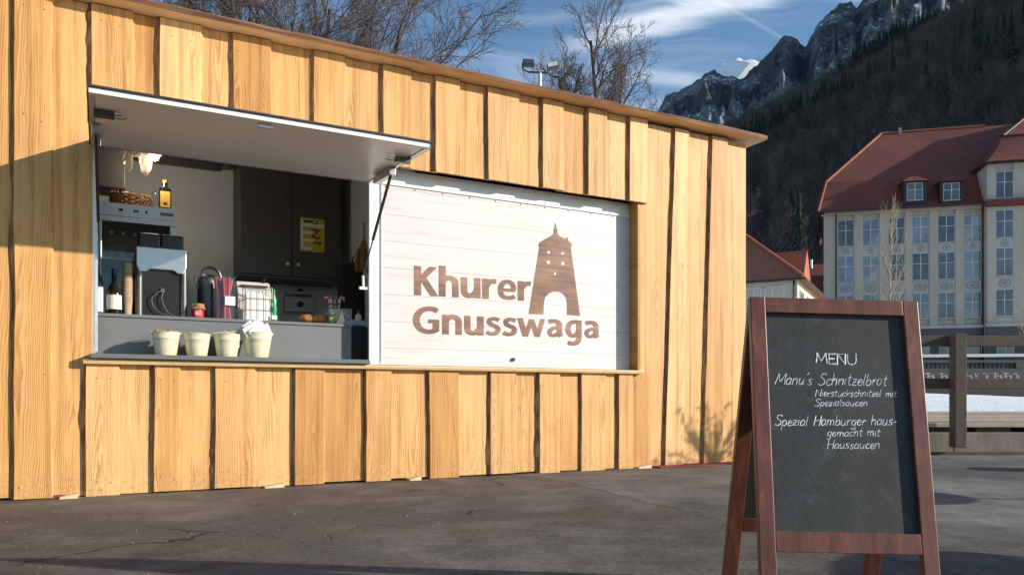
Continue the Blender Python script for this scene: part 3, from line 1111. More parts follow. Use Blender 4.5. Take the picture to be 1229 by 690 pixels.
# fitted wall cupboard
cb0, zb0 = UZ(288, 329, 1.85)
cb1, _ = UZ(408, 329, 1.85)
z_ctop = ZC - .03
cbd = MB()
cbd.box(cb0, cb1, 1.87, DEP, zb0 + 0.01, z_ctop)
cbd.box(cb0 - 0.006, cb1 + 0.006, 1.85, DEP, zb0 - 0.012, zb0 + 0.008)
cup = cbd.build('wall_cupboard', MAT['cupboard'], truck, bevel=0.002)
cm = U(351, 1.85)
for a, c, kx in ((cb0 + 0.006, cm - 0.004, cm - 0.05), (cm + 0.004, cb1 - 0.006, cm + 0.05)):
    dr = MB()
    dr.box(a, c, 1.85, 1.868, zb0 + 0.014, z_ctop - 0.01)
    d_ = dr.build('cupboard_door', MAT['cupboard'], cup, bevel=0.003)
    kb = MB()
    zk = UZ(345, 317, 1.84)[1]
    kb.tube([(kx, 1.85, zk), (kx, 1.835, zk), (kx, 1.825, zk)], [0.008, 0.008, 0.017], 12)
    kb.build('cupboard_knob', MAT['knob'], cup, smooth=True)
bmn = MB()
bmn.box(U_OP0 - .3, cb0 - .13, DEP - .06, DEP - .001, ZC - .07, ZC - .001)
bmn.box(cb0 - 0.12, cb0 - 0.06, 0.3, DEP - .07, ZC - .06, ZC - .002)
bmn.build('ceiling_trim', MAT['dark_steel'], truck)

q = MB()
q.box(UZ(150, 200, 1.3)[0] - 0.5, UZ(150, 200, 1.3)[0], 1.3, 1.62, 2.28, ZC - .003)
q.build('corner_cupboard', MAT['cupboard'], truck, bevel=.003)

# yellow poster on the cupboard door
pu0, pz0 = UZ(360.5, 301, 1.848)
pu1, pz1 = UZ(389.5, 264, 1.848)
def on_truck(o):
    o.matrix_world = Matrix.Translation(TF.world(0, 0, 0)) @ Matrix.Rotation(TF.ang, 4, 'Z')
    return o


def pp(a, bq):                                             # fraction of the poster
    return pu0 + (pu1 - pu0) * a, pz0 + (pz1 - pz0) * bq


ps = MB()
ps.box(pu0, pu1, 1.8455, 1.8475, pz0, pz1, mi=0)


def flat(mi, rects, v, blob=False):
    for (a0, b0, a1, b1) in rects:
        x0, z0 = pp(a0, b0)
        x1, z1 = pp(a1, b1)
        if blob:
            cx, cz, rx, rz_ = (x0 + x1) / 2, (z0 + z1) / 2, (x1 - x0) / 2, (z1 - z0) / 2
            vs = [(cx + rx * math.cos(k * .52) * (1 + .2 * math.sin(k * 3)), v, cz + rz_ * math.sin(k * .52)) for k in range(12)]
            ps.add(vs, [tuple(range(12))], mi)
        else:
            ps.add([(x0, v, z0), (x1, v, z0), (x1, v, z1), (x0, v, z1)], [(0, 1, 2, 3)], mi)


flat(1, [(.03, .74, .97, .84), (0.0, .05, .10, .98), (.06, .05, .45, .14), (.10, .52, .55, .60), (.10, .30, .6, .37)], 1.8445)
flat(2, [(.14, .87, .48, .93), (.42, .64, .62, .69), (.62, .40, .84, .45), (.52, .26, .74, .31)], 1.8435)
flat(3, [(.48, .82, .70, .97)], 1.8437, True)
flat(4, [(.58, .53, .82, .70), (.44, .40, .64, .55), (.74, .18, .92, .33)], 1.8430, True)
flat(5, [(.55, .86, .62, .93), (.72, .56, .80, .62), (.84, .17, .91, .25)], 1.8424, True)
poster = tag(on_truck(ps.build('poster', [MAT['yellow'], MAT['pale_ink'], MAT['ink'], MAT['ink_green'], MAT['ink_red'], MAT['paper']])),
             'yellow paper notice with red marks stuck on the dark cupboard door', 'poster')

# ---- shims, red boards under the truck
for px, wd_, gname in ((83, .10, 'a'), (328, .13, 'b'), (496, .09, 'c'), (770, .14, 'd')):
    u_ = U(px)
    q = MB()
    q.prism([(-wd_ / 2, 0.001), (wd_ / 2, 0.001), (wd_ / 2, 0.030), (-wd_ / 2, 0.012)], 'y', -0.055, 0.28)
    lab = {'a': 'pale wooden wedge under the left most wide board beside the serving hatch', 'b': 'pale wooden wedge on the asphalt below the cream buckets',
           'c': 'pale wooden wedge on the asphalt below the first letters of the sign', 'd': 'pale wooden wedge beside the red mat at the truck corner'}[gname]
    o = tag(q.build('wooden_wedge', MAT['shim']), lab, 'wedge', 'wooden wedges under the cladding')
    o.location = TF.world(u_, 0, 0)
    o.rotation_euler = (0, 0, TF.ang)
q = MB()
q.box(U(782), U(893) + 0.25, -0.13, 0.8, 0.002, 0.012)
o = tag(on_truck(q.build('floor_mat', MAT['red_mat'])), 'red mat lying under the right corner of the truck', 'mat')
q = MB()
for px0, px1 in ((50, 76), (290, 315), (700, 735)):
    pass
q.box(U(50), U(78), 0.01, 0.5, 0.001, 0.02)
tag(on_truck(q.build('packing_board', MAT['red_mat'])), 'dark red packing board under the left end boards of the truck', 'board')

# ------------------------------------------------------------------ things on the ledge and the counter
Z_LEDGE = Z_SILL + 0.034
bucket_px = [(181.5, 217, 393.5), (220, 253.5, 393.5), (256, 289.5, 395), (291.5, 327.5, 396.5)]
blabels = ['cream bucket of biscuits, farthest left on the serving ledge', 'cream bucket of light wooden sticks, second from the left on the ledge',
           'cream bucket with brown card inside, between stick bucket and napkin bucket', 'cream bucket stuffed with white paper napkins on the ledge']
Vb = 0.085


def bucket_body():
    q = MB()
    h, rt, rb = 0.185, 0.104, 0.076
    q.lathe([(rb - .004, 0.0), (rb, 0.004), (rb + (rt - rb) * .5, h * .5), (rb + (rt - rb) * .74, h * .74),
             (rb + (rt - rb) * .75 + .0014, h * .75), (rb + (rt - rb) * .76, h * .765), (rt, h - .004), (rt + .004, h - .002), (rt + .004, h + .002), (rt, h + .003), (rt - .003, h), (rb + .0, h * .35), (0.0, h * .33)], 40)
    return q


proto = None
for i, (x0, x1, yt) in enumerate(bucket_px):
    s0, s1 = U(x0, Vb), U(x1, Vb)
    dia = (s1 - s0)
    if proto is None:
        root = empty('bucket')
        bucket_body().build('bucket_wall', MAT['cream'], root, smooth=True)
        hd = MB()
        for sgn in (1, -1):
            hd.tube([(sgn * .103, 0, .172), (sgn * .112, 0, .176), (sgn * .112, 0, .186), (sgn * .103, 0, .184)], 0.004, 6)
        arc = [(.112 * math.cos(a), .006 + .012 * math.sin(a), .182 - .045 * math.sin(a)) for a in [k * math.pi / 12 for k in range(13)]]
        arc = [(p[0], -abs(0.106 * math.sin(k * math.pi / 12)) * 0.98 if False else 0.104 * math.sin(k * math.pi / 12), .186 + .012 * math.sin(k * math.pi / 12)) for k, p in enumerate(arc)]
        hd.tube(arc, 0.0028, 6)
        hd.build('bucket_handle', MAT['cream'], root, smooth=True)
        proto = root
        o = root
    else:
        o = copy_tree(proto)
    tag(o, blabels[i], 'bucket', 'cream buckets on the serving ledge')
    o.location = TF.world((s0 + s1) / 2, Vb + 0.02, Z_LEDGE + 0.0005)
    o.rotation_euler = (0, 0, TF.ang + [0.15, -0.2, 0.35, 0.05][i])
    k = dia / 0.212
    o.scale = (k, k, k)
    rg = random.Random(50 + i)
    cq = MB()
    if i == 0:
        for _ in range(26):
            M = Matrix.Translation((rg.uniform(-.06, .06), rg.uniform(-.06, .06), .165 + rg.uniform(0, .03))) @ Matrix.Rotation(rg.uniform(0, 6), 4, 'Z') @ Matrix.Rotation(rg.uniform(-.6, .6), 4, 'X')
            cq.box(-.03, .03, -.018, .018, -.006, .006, M=M)
        nm, mt, lab, ct_ = 'biscuit', MAT['biscuit'], 'pile of brown biscuits heaped in the farthest left cream bucket', 'biscuits'
    elif i == 1:
        for _ in range(30):
            M = Matrix.Translation((rg.uniform(-.05, .05), rg.uniform(-.05, .05), .15)) @ Matrix.Rotation(rg.uniform(0, 6), 4, 'Z') @ Matrix.Rotation(R(rg.uniform(60, 88)), 4, 'Y')
            cq.box(-.05, .05, -.005, .005, -.0015, .0015, M=M)
        nm, mt, lab, ct_ = 'wooden_stick', MAT['shim'], 'bundle of pale wooden sticks standing in the second cream bucket', 'sticks'
    elif i == 2:
        for _ in range(9):
            M = Matrix.Translation((rg.uniform(-.03, .03), rg.uniform(-.05, .05), .14)) @ Matrix.Rotation(rg.uniform(-.3, .3), 4, 'Z') @ Matrix.Rotation(rg.uniform(-.2, .2), 4, 'Y')
            cq.box(-.06, .06, -.002, .002, -.06, .065, M=M)
        nm, mt, lab, ct_ = 'paper_bag', MAT['cardboard'], 'stack of brown paper bags standing in the third cream bucket', 'paper bags'
    else:
        for a in range(16):
            M = Matrix.Translation((-.028 + rg.uniform(-.03, .05), rg.uniform(-.05, .05), .17 + rg.uniform(.0, .02))) @ Matrix.Rotation(rg.uniform(-.5, .5), 4, 'Z') @ Matrix.Rotation(R(-32 + rg.uniform(-14, 22)), 4, 'Y')
            cq.box(-.062, .066, -.003, .004, -.03, .064 + rg.uniform(-.01, .016), M=M)
        nm, mt, lab, ct_ = 'paper_napkins', MAT['paper'], 'white paper napkins fanned out of the right hand cream bucket', 'napkins'
    co = tag(cq.build(nm, mt), lab, ct_)
    co.location = o.location
    co.rotation_euler = (0, 0, TF.ang + (0.2 if i else 0.15))
    co.scale = o.scale


def thing_at(name, label, cat, px, v, z=None, group=None, rz=0.0):
    """An empty on the counter (or at height z) below pixel column px, at depth v."""
    s = U(px, v)
    return empty(name, TF.world(s, v, z_ct + 0.0005 if z is None else z), TF.ang + rz, label, cat, group)


def wpx(x0, x1, v):
    return U(x1, v) - U(x0, v)


def zpx(px, py, v):
    return UZ(px, py, v)[1]


# coffee machine
v = 0.62
e = thing_at('coffee_machine', 'large steel and black coffee machine with dangling cable on the counter', 'coffee machine', 192, v)
wm = wpx(162, 223, 0.45)
hm = zpx(192, 301, 0.45) - z_ct
q = MB()
q.box(-wm / 2 + .035, wm / 2 - .035, -.165, .22, 0.012, hm)
q.box(-wm / 2 + .02, wm / 2 - .02, -.16, .2, 0.0, 0.03)
q.build('body', MAT['matt_black'], e, bevel=0.006)
for s in (-1, 1):
    q = MB()
    q.tube([(s * (wm / 2 - .02), -.155, 0.01), (s * (wm / 2 - .02), -.155, hm)], 0.026, 16)
    q.build('steel_column', MAT['dark_steel'], e, smooth=True)
q = MB()
zt = hm
hh_ = 0.16
q.prism([(-wm / 2, zt - hh_ + .05), (-wm / 2 + .02, zt - hh_), (-wm / 2 + .06, zt - hh_), (-wm / 2 + .09, zt - hh_ + .022), (wm / 2 - .09, zt - hh_ + .022), (wm / 2 - .06, zt - hh_), (wm / 2 - .02, zt - hh_),
         (wm / 2, zt - hh_ + .05), (wm / 2, zt + .02), (-wm / 2, zt + .02)], 'y', -.185, .2)
q.build('top_panel', MAT['steel'], e, bevel=0.008)
q = MB()
hz2 = zpx(192, 281, 0.5) - z_ct
for a, c in ((-wm / 2 + .02, -.004), (.004, wm / 2 - .015)):
    q = MB()
    q.box(a, c, -.12, .16, hm + .021, hz2)
    q.build('bean_hopper', MAT['black_plastic'], e, bevel=0.012)
q = MB()
q.box(-wm * .02, wm * .06, -.18, -.166, hm * .38, hm * .44)
cab = catmull([(wm * .02, -.175, hm * .41), (wm * -.10, -.19, hm * .36), (wm * -.20, -.19, hm * .26), (wm * -.12, -.19, hm * .12), (wm * .10, -.20, hm * .03), (wm * .28, -.19, 0.008)], 6)
q.tube(cab, 0.0034, 8)
cab = catmull([(wm * .05, -.175, hm * .42), (wm * .00, -.19, hm * .28), (wm * .10, -.19, hm * .10), (wm * .25, -.19, .015)], 6)
q.tube(cab, 0.003, 8)
q.build('power_cable', MAT['grey_cable'], e, smooth=True)

# display fridge behind
v = 1.15
z_f0 = 0.30
s0 = U(114, v)
s1 = U(211, v)
z_f1 = zpx(160, 246.5, v)
e = empty('display_fridge', TF.world((s0 + s1) / 2, v, z_f0 - 0.009), TF.ang, 'tall steel drinks fridge with glass door behind the coffee machine', 'fridge')
wf, hf = s1 - s0, z_f1 - z_f0 + 0.009
q = MB()
q.box(-wf / 2, -wf / 2 + .04, .02, .6, 0, hf)
q.box(wf / 2 - .04, wf / 2, .02, .6, 0, hf)
q.box(-wf / 2 + .04, wf / 2 - .04, .55, .6, 0, hf)
q.box(-wf / 2 + .04, wf / 2 - .04, .02, .55, 0, .3)
q.box(-wf / 2 + .04, wf / 2 - .04, .02, .55, hf - .1, hf)
for zz in (hf - .42, hf - .72, hf - 1.0):
    q.box(-wf / 2 + .04, wf / 2 - .04, .06, .55, zz, zz + .012)
q.build('cabinet', MAT['dark_steel'], e)
q = MB()
q.box(-wf / 2, wf / 2, -.015, .018, hf - .095, hf, mi=0)
q.cur = 1
for x_, w_ in ((-.12, .02), (-.02, .011), (.0, .011), (.06, .012)):
    q.box(wf * .45 * (x_ * 4), wf * .45 * (x_ * 4) + w_ * 1.5, -.018, -.0155, hf - .058, hf - .038)
for k in range(7):
    q.box(wf * .30 + k * .014, wf * .30 + k * .014 + .010, -.018, -.0155, hf - .062, hf - .040 + .006 * (k % 2))
q.build('control_panel', [MAT['steel'], MAT['ink']], e)
q = MB()
fw_ = .045
q.box(-wf / 2, wf / 2, -.03, .012, hf - .145, hf - .10)
q.box(-wf / 2, -wf / 2 + fw_, -.03, .012, .3, hf - .145)
q.box(wf / 2 - fw_, wf / 2, -.03, .012, .3, hf - .145)
q.box(-wf / 2 + fw_, wf / 2 - fw_, -.03, .012, .3, .36)
d_ = q.build('door_frame', MAT['steel'], e, bevel=0.003)
q = MB()
q.box(-wf / 2 + fw_, wf / 2 - fw_, -.014, -.006, .36, hf - .145)
q.build('door_glass', MAT['fridge_glass'], e)
# bottles and packets on the fridge shelf
base = e.location.copy()
for k in range(4):
    x_ = -wf * .30 + k * wf * .15
    q = MB()
    q.lathe([(.028, 0), (.03, .004), (.03, .13), (.012, .18), (.012, .225), (.0, .226)], 14)
    o = tag(q.build('glass_bottle', MAT['clear'], smooth=True), 'clear bottle with pale cap on the upper shelf inside the drinks fridge', 'bottle', 'clear bottles inside the fridge')
    o.location = TF.world((s0 + s1) / 2 + x_, v + .28, z_f0 - 0.009 + hf - .408)
    o.rotation_euler = (0, 0, TF.ang)
    cpq = MB()
    cpq.lathe([(.014, .222), (.014, .245), (.0, .246)], 12)
    cpq.build('bottle_cap', MAT['paper'], o)
for k in range(6):
    x_ = -wf * .36 + k * wf * .125
    q = MB()
    q.lathe([(.030, 0), (.033, .004), (.033, .10), (.026, .118), (.0, .119)], 14)
    o = tag(q.build('drinks_can', MAT['dark_red'], smooth=True), 'dark red drinks can lined up on the middle shelf of the fridge', 'can', 'red cans inside the fridge')
    o.location = TF.world((s0 + s1) / 2 + x_, v + .16, z_f0 - 0.009 + hf - .708)
    o.rotation_euler = (0, 0, TF.ang)

# wicker basket and bottles on the fridge
z_ft = z_f1 + 0.0005
v2 = v + 0.14
e = empty('wicker_basket', TF.world(U(157, v2), v2, z_ft), TF.ang, 'brown wicker basket of baked goods on top of the fridge', 'basket')
wb = wpx(132, 183, v2)
q = MB()
nring = 6
for r_ in range(nring):
    zz = .012 + r_ * .016
    pts = []
    for k in range(49):
        a = 2 * math.pi * k / 48
        g_ = .004 * (1 if (k + r_) % 2 else -1)
        pts.append((math.copysign(abs(math.cos(a)) ** .6, math.cos(a)) * (wb / 2 - .01 + .004 * r_ / nring + g_), math.copysign(abs(math.sin(a)) ** .6, math.sin(a)) * (.12 + g_), zz))
    q.tube(pts, .007, 5)
for k in range(24):
    a = 2 * math.pi * k / 24
    q.tube([(math.copysign(abs(math.cos(a)) ** .6, math.cos(a)) * (wb / 2 - .012), math.copysign(abs(math.sin(a)) ** .6, math.sin(a)) * .12, 0.0),
            (math.copysign(abs(math.cos(a)) ** .6, math.cos(a)) * (wb / 2 - .008), math.copysign(abs(math.sin(a)) ** .6, math.sin(a)) * .122, .115)], .004, 5)
q.box(-wb / 2 + .02, wb / 2 - .02, -.11, .11, 0.0, .01)
q.build('basket_weave', MAT['wicker'], e)
rg = random.Random(3)
q = MB()
for _ in range(14):
    x_, y_, z_ = rg.uniform(-wb * .36, wb * .36), rg.uniform(-.07, .07), rg.uniform(.05, .105)
    q.lathe([(.0, -.022), (.026, -.014), (.036, 0), (.028, .015), (.0, .022)], 10, (x_, y_, z_), wob=.1, seed=_)
o = tag(q.build('bread_rolls', MAT['bread'], smooth=True), 'heap of small brown rolls filling the wicker basket', 'bread rolls')
o.location = e.location
o.rotation_euler = (0, 0, TF.ang)


def bottle(name, label, cat, px, v, z, h, r, mat, labmat, sq=False, neck=.35, capm=None, lab=(.12, .55)):
    e = thing_at(name, label, cat, px, v, z)
    q = MB()
    n_ = 4 if sq else 20
    q.lathe([(r * .93, 0), (r, h * .02), (r, h * (1 - neck) - .02), (r * .9, h * (1 - neck) + .01), (r * .36, h * (1 - neck * .62)), (r * .33, h * .95), (r * .40, h * .955), (r * .40, h * .985), (0, h * .987)], 24)
    if sq:
        q.v = [(max(-r * .8, min(r * .8, p[0])) * 1.15, max(-r * .6, min(r * .6, p[1])), p[2]) for p in q.v]
    q.build('glass', mat, e, smooth=True)
    q = MB()
    if sq:
        rr_ = r * .93
        q.box(-r * .74, r * .74, -r * .6 - .002, -r * .6 - .0005, h * lab[0], h * lab[1])
        q.build('paper_label', labmat, e)
        q = MB()
        q.box(-r * .3, r * .3, -r * .6 - .0035, -r * .6 - .0022, h * (lab[0] + .08), h * (lab[0] + .16))
        q.build('label_print', MAT['ink'], e)
    else:
        vs, fs = [], []
        for k in range(13):
            a = R(200 + 140 * k / 12)
            for zz in (lab[0], lab[1]):
                vs.append((math.cos(a) * (r + .0012), math.sin(a) * (r + .0012), h * zz))
        for k in range(12):
            fs.append((2 * k, 2 * k + 2, 2 * k + 3, 2 * k + 1))
        q.add(vs, fs)
        q.build('paper_label', labmat, e)
    if capm:
        q = MB()
        q.lathe([(r * .40, h * .93), (r * .42, h * .935), (r * .42, h * 1.0), (0, h * 1.002)], 16)
        q.build('bottle_cap', capm, e)
    return e


hb = zpx(198, 219, v2) - z_ft
bottle('liquor_bottle', 'square spirit bottle with amber label on top of the fridge', 'bottle', 198, v2 - .05, z_ft, hb, wpx(190, 205, v2) / 2 * 1.05, MAT['wine'], MAT['amber_label'], True, .32, MAT['amber_label'], (.1, .62))
bottle('glass_bottle', 'plain clear glass bottle between basket and amber labelled bottle', 'bottle', 186.5, v2 + .03, z_ft, hb * .93, wpx(183, 192, v2) / 2 * 1.1, MAT['clear'], MAT['clear'], False, .35)

# crumpled film bag hanging from the ceiling
e_v = 1.05
bs, bz = UZ(175, 190, e_v)
q = MB()
rg = random.Random(8)
for cx, cz, rx, rz_ in ((0, 0.0, .05, .12), (-.12, -.03, .035, .08), (-.04, .06, .12, .05), (.07, .06, .05, .04)):
    vs, fs = [], []
    nu, nv = 14, 10
    for i in range(nv + 1):
        for k in range(nu):
            a, bq = 2 * math.pi * k / nu, math.pi * i / nv
            jj = 1 + .35 * mnoise.noise(Vector((math.cos(a) * 2 + cx * 30, math.sin(a) * 2, i * .8)))
            vs.append((cx + rx * math.sin(bq) * math.cos(a) * jj, rx * math.sin(bq) * math.sin(a) * jj, cz + rz_ * math.cos(bq) * jj))
    for i in range(nv):
        for k in range(nu):
            fs.append((i * nu + k, i * nu + (k + 1) % nu, (i + 1) * nu + (k + 1) % nu, (i + 1) * nu + k))
    q.add(vs, fs)
q.tube([(0, 0, .08), (0, 0, ZC - bz)], .004, 6)
o = tag(q.build('plastic_bag', MAT['film']), 'crumpled translucent bag hanging from the ceiling above the fridge', 'bag')
o.location = TF.world(bs, e_v, bz)
o.rotation_euler = (0, 0, TF.ang)

# small ceiling lamp, lit, behind the hanging bag
lu, lz = UZ(186, 186, 1.12)
lamp = empty('ceiling_lamp', TF.world(lu, 1.12, ZC), TF.ang, 'small lit lamp below the ceiling beside the hanging bag', 'lamp')
q = MB()
q.tube([(0, 0, -.002), (0, 0, lz - ZC + .05)], .008, 8)
q.lathe([(.02, lz - ZC + .055), (.022, lz - ZC + .02), (.018, lz - ZC + .015)], 14)
q.build('lamp_holder', MAT['satin_black'], lamp, smooth=True)
m_, t, b = new_mat('lamp_glow')
b.inputs['Base Color'].default_value = (.9, .8, .6, 1)
b.inputs['Emission Color'].default_value = (1, .72, .42, 1)
b.inputs['Emission Strength'].default_value = 4.0
q = MB()
q.lathe([(0, -.04), (.024, -.03), (.034, -.005), (.028, .018), (.016, .03)], 16, (0, 0, lz - ZC - .01))
q.build('bulb', m_, lamp, smooth=True)
pl = bpy.data.lights.new('lamp_light', 'POINT')
pl.energy = 7.0
pl.color = (1, .88, .73)
pl.shadow_soft_size = .03
plo = bpy.data.objects.new('lamp_light', pl)
C.objects.link(plo)
plo.parent = lamp
plo.location = (0, 0, lz - ZC - .09)

# bottles and cups left of the coffee machine
v = 0.42
h_ = zpx(137, 322, v) - z_ct
bottle('wine_bottle', 'dark liqueur bottle with cream label beside the paper cups', 'bottle', 137, v, None, h_, wpx(128, 147, v) / 2, MAT['wine'], MAT['pale_ink'], False, .5, None, (.12, .42))
h_ = zpx(118, 312, v) - z_ct
bottle('green_bottle', 'green bottle with white label at the left end of the counter', 'bottle', 117.5, v, None, h_, wpx(111, 124, v) / 2, MAT['green_glass'], MAT['paper'], False, .4, MAT['green'], (.05, .5))
e = thing_at('cup_stack', 'tall stack of brown paper cups beside the coffee machine', 'paper cups', 153, 0.47)
q = MB()
hc = zpx(153, 319, .47) - z_ct
rc = wpx(146.5, 159.5, .47) / 2
prof = [(rc * .72, 0)]
k = 0
z_ = .06
prof.append((rc * .9, .085))
while z_ + .03 < hc:
    z_ += .012
    prof += [(rc * .90, z_ + .026), (rc * 1.0, z_ + .027), (rc * 1.0, z_ + .032), (rc * .91, z_ + .033)]
q.lathe(prof, 20)
q.build('cups', MAT['cardboard'], e, smooth=False)

# jar, kettle, wrapped sticks, napkin rack, receipt printer
v = .42
e = thing_at('jam_jar', 'small jar of red sweets with a cloth lid beside the kettle', 'jar', 237.5, v)
rj = wpx(228.5, 246, v) / 2
q = MB()
q.lathe([(rj * .8, 0), (rj * .85, .004), (rj * .85, .075), (rj * .7, .085), (0, .086)], 18)
q.build('jar_body', MAT['red'], e, smooth=True)
q = MB()
q.lathe([(rj * 1.12, .068), (rj * .92, .082), (rj * .86, .092), (rj * .8, .108), (0, .114)], 18, wob=.10, seed=4)
q.build('cloth_lid', MAT['straw'], e)
q = MB()
q.box(-rj * .45, rj * .45, -rj * .88, -rj * .855, .02, .055)
q.build('jar_label', MAT['pink'], e)

v = .62
e = thing_at('kettle', 'black and steel electric kettle behind the jar', 'kettle', 250, v)
rk = wpx(236, 263, v) / 2
hk_ = zpx(250, 330, v) - z_ct
q = MB()
q.lathe([(rk * .96, 0), (rk, .01), (rk * .98, hk_ * .8), (rk * .9, hk_ * .92), (rk * .55, hk_), (0, hk_ * 1.02)], 28)
q.prism([(-rk * .9, hk_ * .80), (-rk * 1.28, hk_ * .97), (-rk * 1.2, hk_ * .80), (-rk * .9, hk_ * .66)], 'y', -.025, .025)
q.build('kettle_body', MAT['dark_steel'], e, smooth=True)
q = MB()
q.tube(catmull([(-rk * .6, 0, hk_ * .96), (-rk * .3, 0, hk_ * 1.12), (rk * .3, 0, hk_ * 1.16), (rk * .95, 0, hk_ * 1.06), (rk * 1.25, 0, hk_ * .75), (rk * 1.1, 0, hk_ * .25)], 6), .012, 8)
q.build('kettle_handle', MAT['black_plastic'], e, smooth=True)

v = .44
e = thing_at('candy_box', 'clear tub packed with red and pink wrapped candy sticks and a white tag', 'candy tub', 269, v)
wb = wpx(257.5, 281, v)
hb = zpx(269, 332, v) - z_ct
q = MB()
rg = random.Random(12)
for k in range(46):
    a, c = rg.uniform(-wb * .44, wb * .44), rg.uniform(-.05, .05)
    lean = rg.uniform(-.03, .03)
    q.tube([(a * .8, c, .006), (a * .55 + lean * .2, c, hb * .42), (max(-wb * .46, min(wb * .46, a + lean)), c * 1.1, hb * rg.uniform(.86, .98))], .0065, 6, mi=k % 3)
q.build('candy_sticks', [MAT['red'], MAT['pink'], MAT['dark_red']], e, smooth=True)
q = MB()
q.box(-wb / 2, wb / 2, -.062, -.059, 0.001, hb)
q.box(-wb / 2, wb / 2, .059, .062, 0.001, hb)
q.box(-wb / 2, -wb / 2 + .003, -.059, .059, 0.001, hb)
q.box(wb / 2 - .003, wb / 2, -.059, .059, 0.001, hb)
q.build('tub_wall', MAT['clear'], e)
q = MB()
q.box(-wb * .02, wb * .5, -.066, -.063, hb * .33, hb * .53)
q.build('price_tag', MAT['paper'], e)

e = thing_at('napkin_rack', 'wire rack holding a thick stack of white napkins', 'napkin rack', 309, v)
wr = wpx(292.5, 324.5, v)
hr = zpx(309, 346, v) - z_ct
q = MB()
for y_ in (-.055, .055):
    q.tube([(-wr / 2, y_, .004), (-wr / 2, y_, hr), (wr / 2, y_, hr), (wr / 2, y_, .004), (-wr / 2, y_, .004)], .0032, 6)
    for k in (1, 2, 3):
        x_ = -wr / 2 + wr * k / 4
        q.tube([(x_, y_, .004), (x_, y_, hr)], .0022, 6)
    for k in (1, 2):
        q.tube([(-wr / 2, y_, hr * k / 3), (wr / 2, y_, hr * k / 3)], .0022, 6)
for x_ in (-wr / 2, wr / 2):
    for z_ in (.004, hr):
        q.tube([(x_, -.055, z_), (x_, .055, z_)], .0032, 6)
q.build('wire_frame', MAT['steel'], e, smooth=True)
q = MB()
rg = random.Random(4)
for k in range(14):
    yy = -.045 + k * .0065
    tl = rg.uniform(-.003, .003)
    q.prism([(-wr * .44 + tl, .006), (wr * .44, .006), (wr * .44, hr * .70 + tl), (wr * .1, hr * .84 + tl), (-wr * .36, hr * .88 + tl), (-wr * .44, hr * .8)], 'y', yy, yy + .0055)
o = tag(q.build('napkin_stack', MAT['paper']), 'thick stack of white napkins held upright in the wire rack', 'napkins')
o.location = e.location
o.rotation_euler = (0, 0, TF.ang)

v = .72
e = thing_at('receipt_printer', 'grey receipt printer behind the napkin rack', 'printer', 303, v)
wr = wpx(282, 322, v)
hp = zpx(303, 339, v) - z_ct
q = MB()
q.prism([(-.10, 0), (.10, 0), (.10, hp), (-.02, hp), (-.10, hp * .72)], 'x', -wr / 2, wr / 2)
q.build('printer_body', MAT['printer_grey'], e, bevel=0.006)
q = MB()
q.box(-wr * .40, wr * .40, -.085, -.03, hp * .86, hp * .90, M=Matrix.Rotation(0, 4, 'X'))
q.tube([(wr * .3, -.02, hp), (wr * .36, -.03, hp + .03)], .012, 8)
q.build('paper_slot', MAT['black_plastic'], e)

v = .40
e = thing_at('soda_bottle', 'bright green plastic bottle beside the napkin rack', 'bottle', 328.5, v)
rs = wpx(325, 332.5, v) / 2
hs = zpx(328.5, 348, v) - z_ct
q = MB()
q.lathe([(rs * .9, 0), (rs * 1.05, hs * .05), (rs * .85, hs * .2), (rs * 1.1, hs * .4), (rs * .9, hs * .52), (rs * 1.05, hs * .65), (rs * .5, hs * .82), (rs * .55, hs * .86), (rs * .5, hs), (0, hs)], 14, wob=.06, seed=2)
q.build('bottle_body', MAT['green'], e, smooth=True)
q = MB()
q.box(-rs * .8, rs * .9, -rs * 1.16, -rs * 1.1, hs * .08, hs * .2)
q.build('bottle_label', MAT['paper'], e)

# towel dispenser on the back wall
v = DEP - .13
dx, dz = UZ(360, 374, v)
e = empty('towel_dispenser', TF.world(dx, DEP - .002, dz), TF.ang, 'grey paper towel dispenser with round dark window on the back wall', 'dispenser')
wd_ = wpx(343.5, 378, v)
hd_ = zpx(360, 349, v) - dz
q = MB()
q.box(-wd_ / 2, wd_ / 2, -.12, 0, 0, hd_ * .72)
q.box(-wd_ / 2 + .01, wd_ / 2 - .02, -.10, 0, hd_ * .75, hd_)
q.build('dispenser_case', MAT['printer_grey'], e, bevel=0.008)
q = MB()
q.tube([(wd_ * .02, -.121, hd_ * .36), (wd_ * .02, -.127, hd_ * .36)], wd_ * .12, 20)
q.box(-wd_ * .02, wd_ * .12, -.11, -.05, hd_ * 1.0, hd_ * 1.12)
q.box(-wd_ / 2 + .01, wd_ / 2 - .02, -.104, -.101, hd_ * .78, hd_ * .84)
q.build('dispenser_window', MAT['ink'], e)

# bread on a tray, candy canes, fruit box, card box
v = .50
e = thing_at('bread_loaf', 'golden plaited loaf on a small black tray', 'bread', 375.5, v, z_ct + .012)
wl = wpx(361, 390.5, v)
q = MB()
for k in range(5):
    cx = (k - 2) * wl * .15
    sgn = 1 if k % 2 else -1
    vs, fs = [], []
    for i in range(9):
        for j in range(14):
            a, c = math.pi * i / 8, 2 * math.pi * j / 14
            vs.append((cx + wl * .25 * math.cos(a) + sgn * .01 * math.cos(c), .05 * math.sin(a) * math.cos(c), .034 + (.034 + .006 * math.sin(k * 2)) * math.sin(a) * math.sin(c)))
    for i in range(8):
        for j in range(14):
            fs.append((i * 14 + j, i * 14 + (j + 1) % 14, (i + 1) * 14 + (j + 1) % 14, (i + 1) * 14 + j))
    q.add(vs, fs)
q.build('loaf_crust', MAT['bread'], e, smooth=True)
q = MB()
q.box(-wl * .62, wl * .55, -.09, .09, 0, .010)
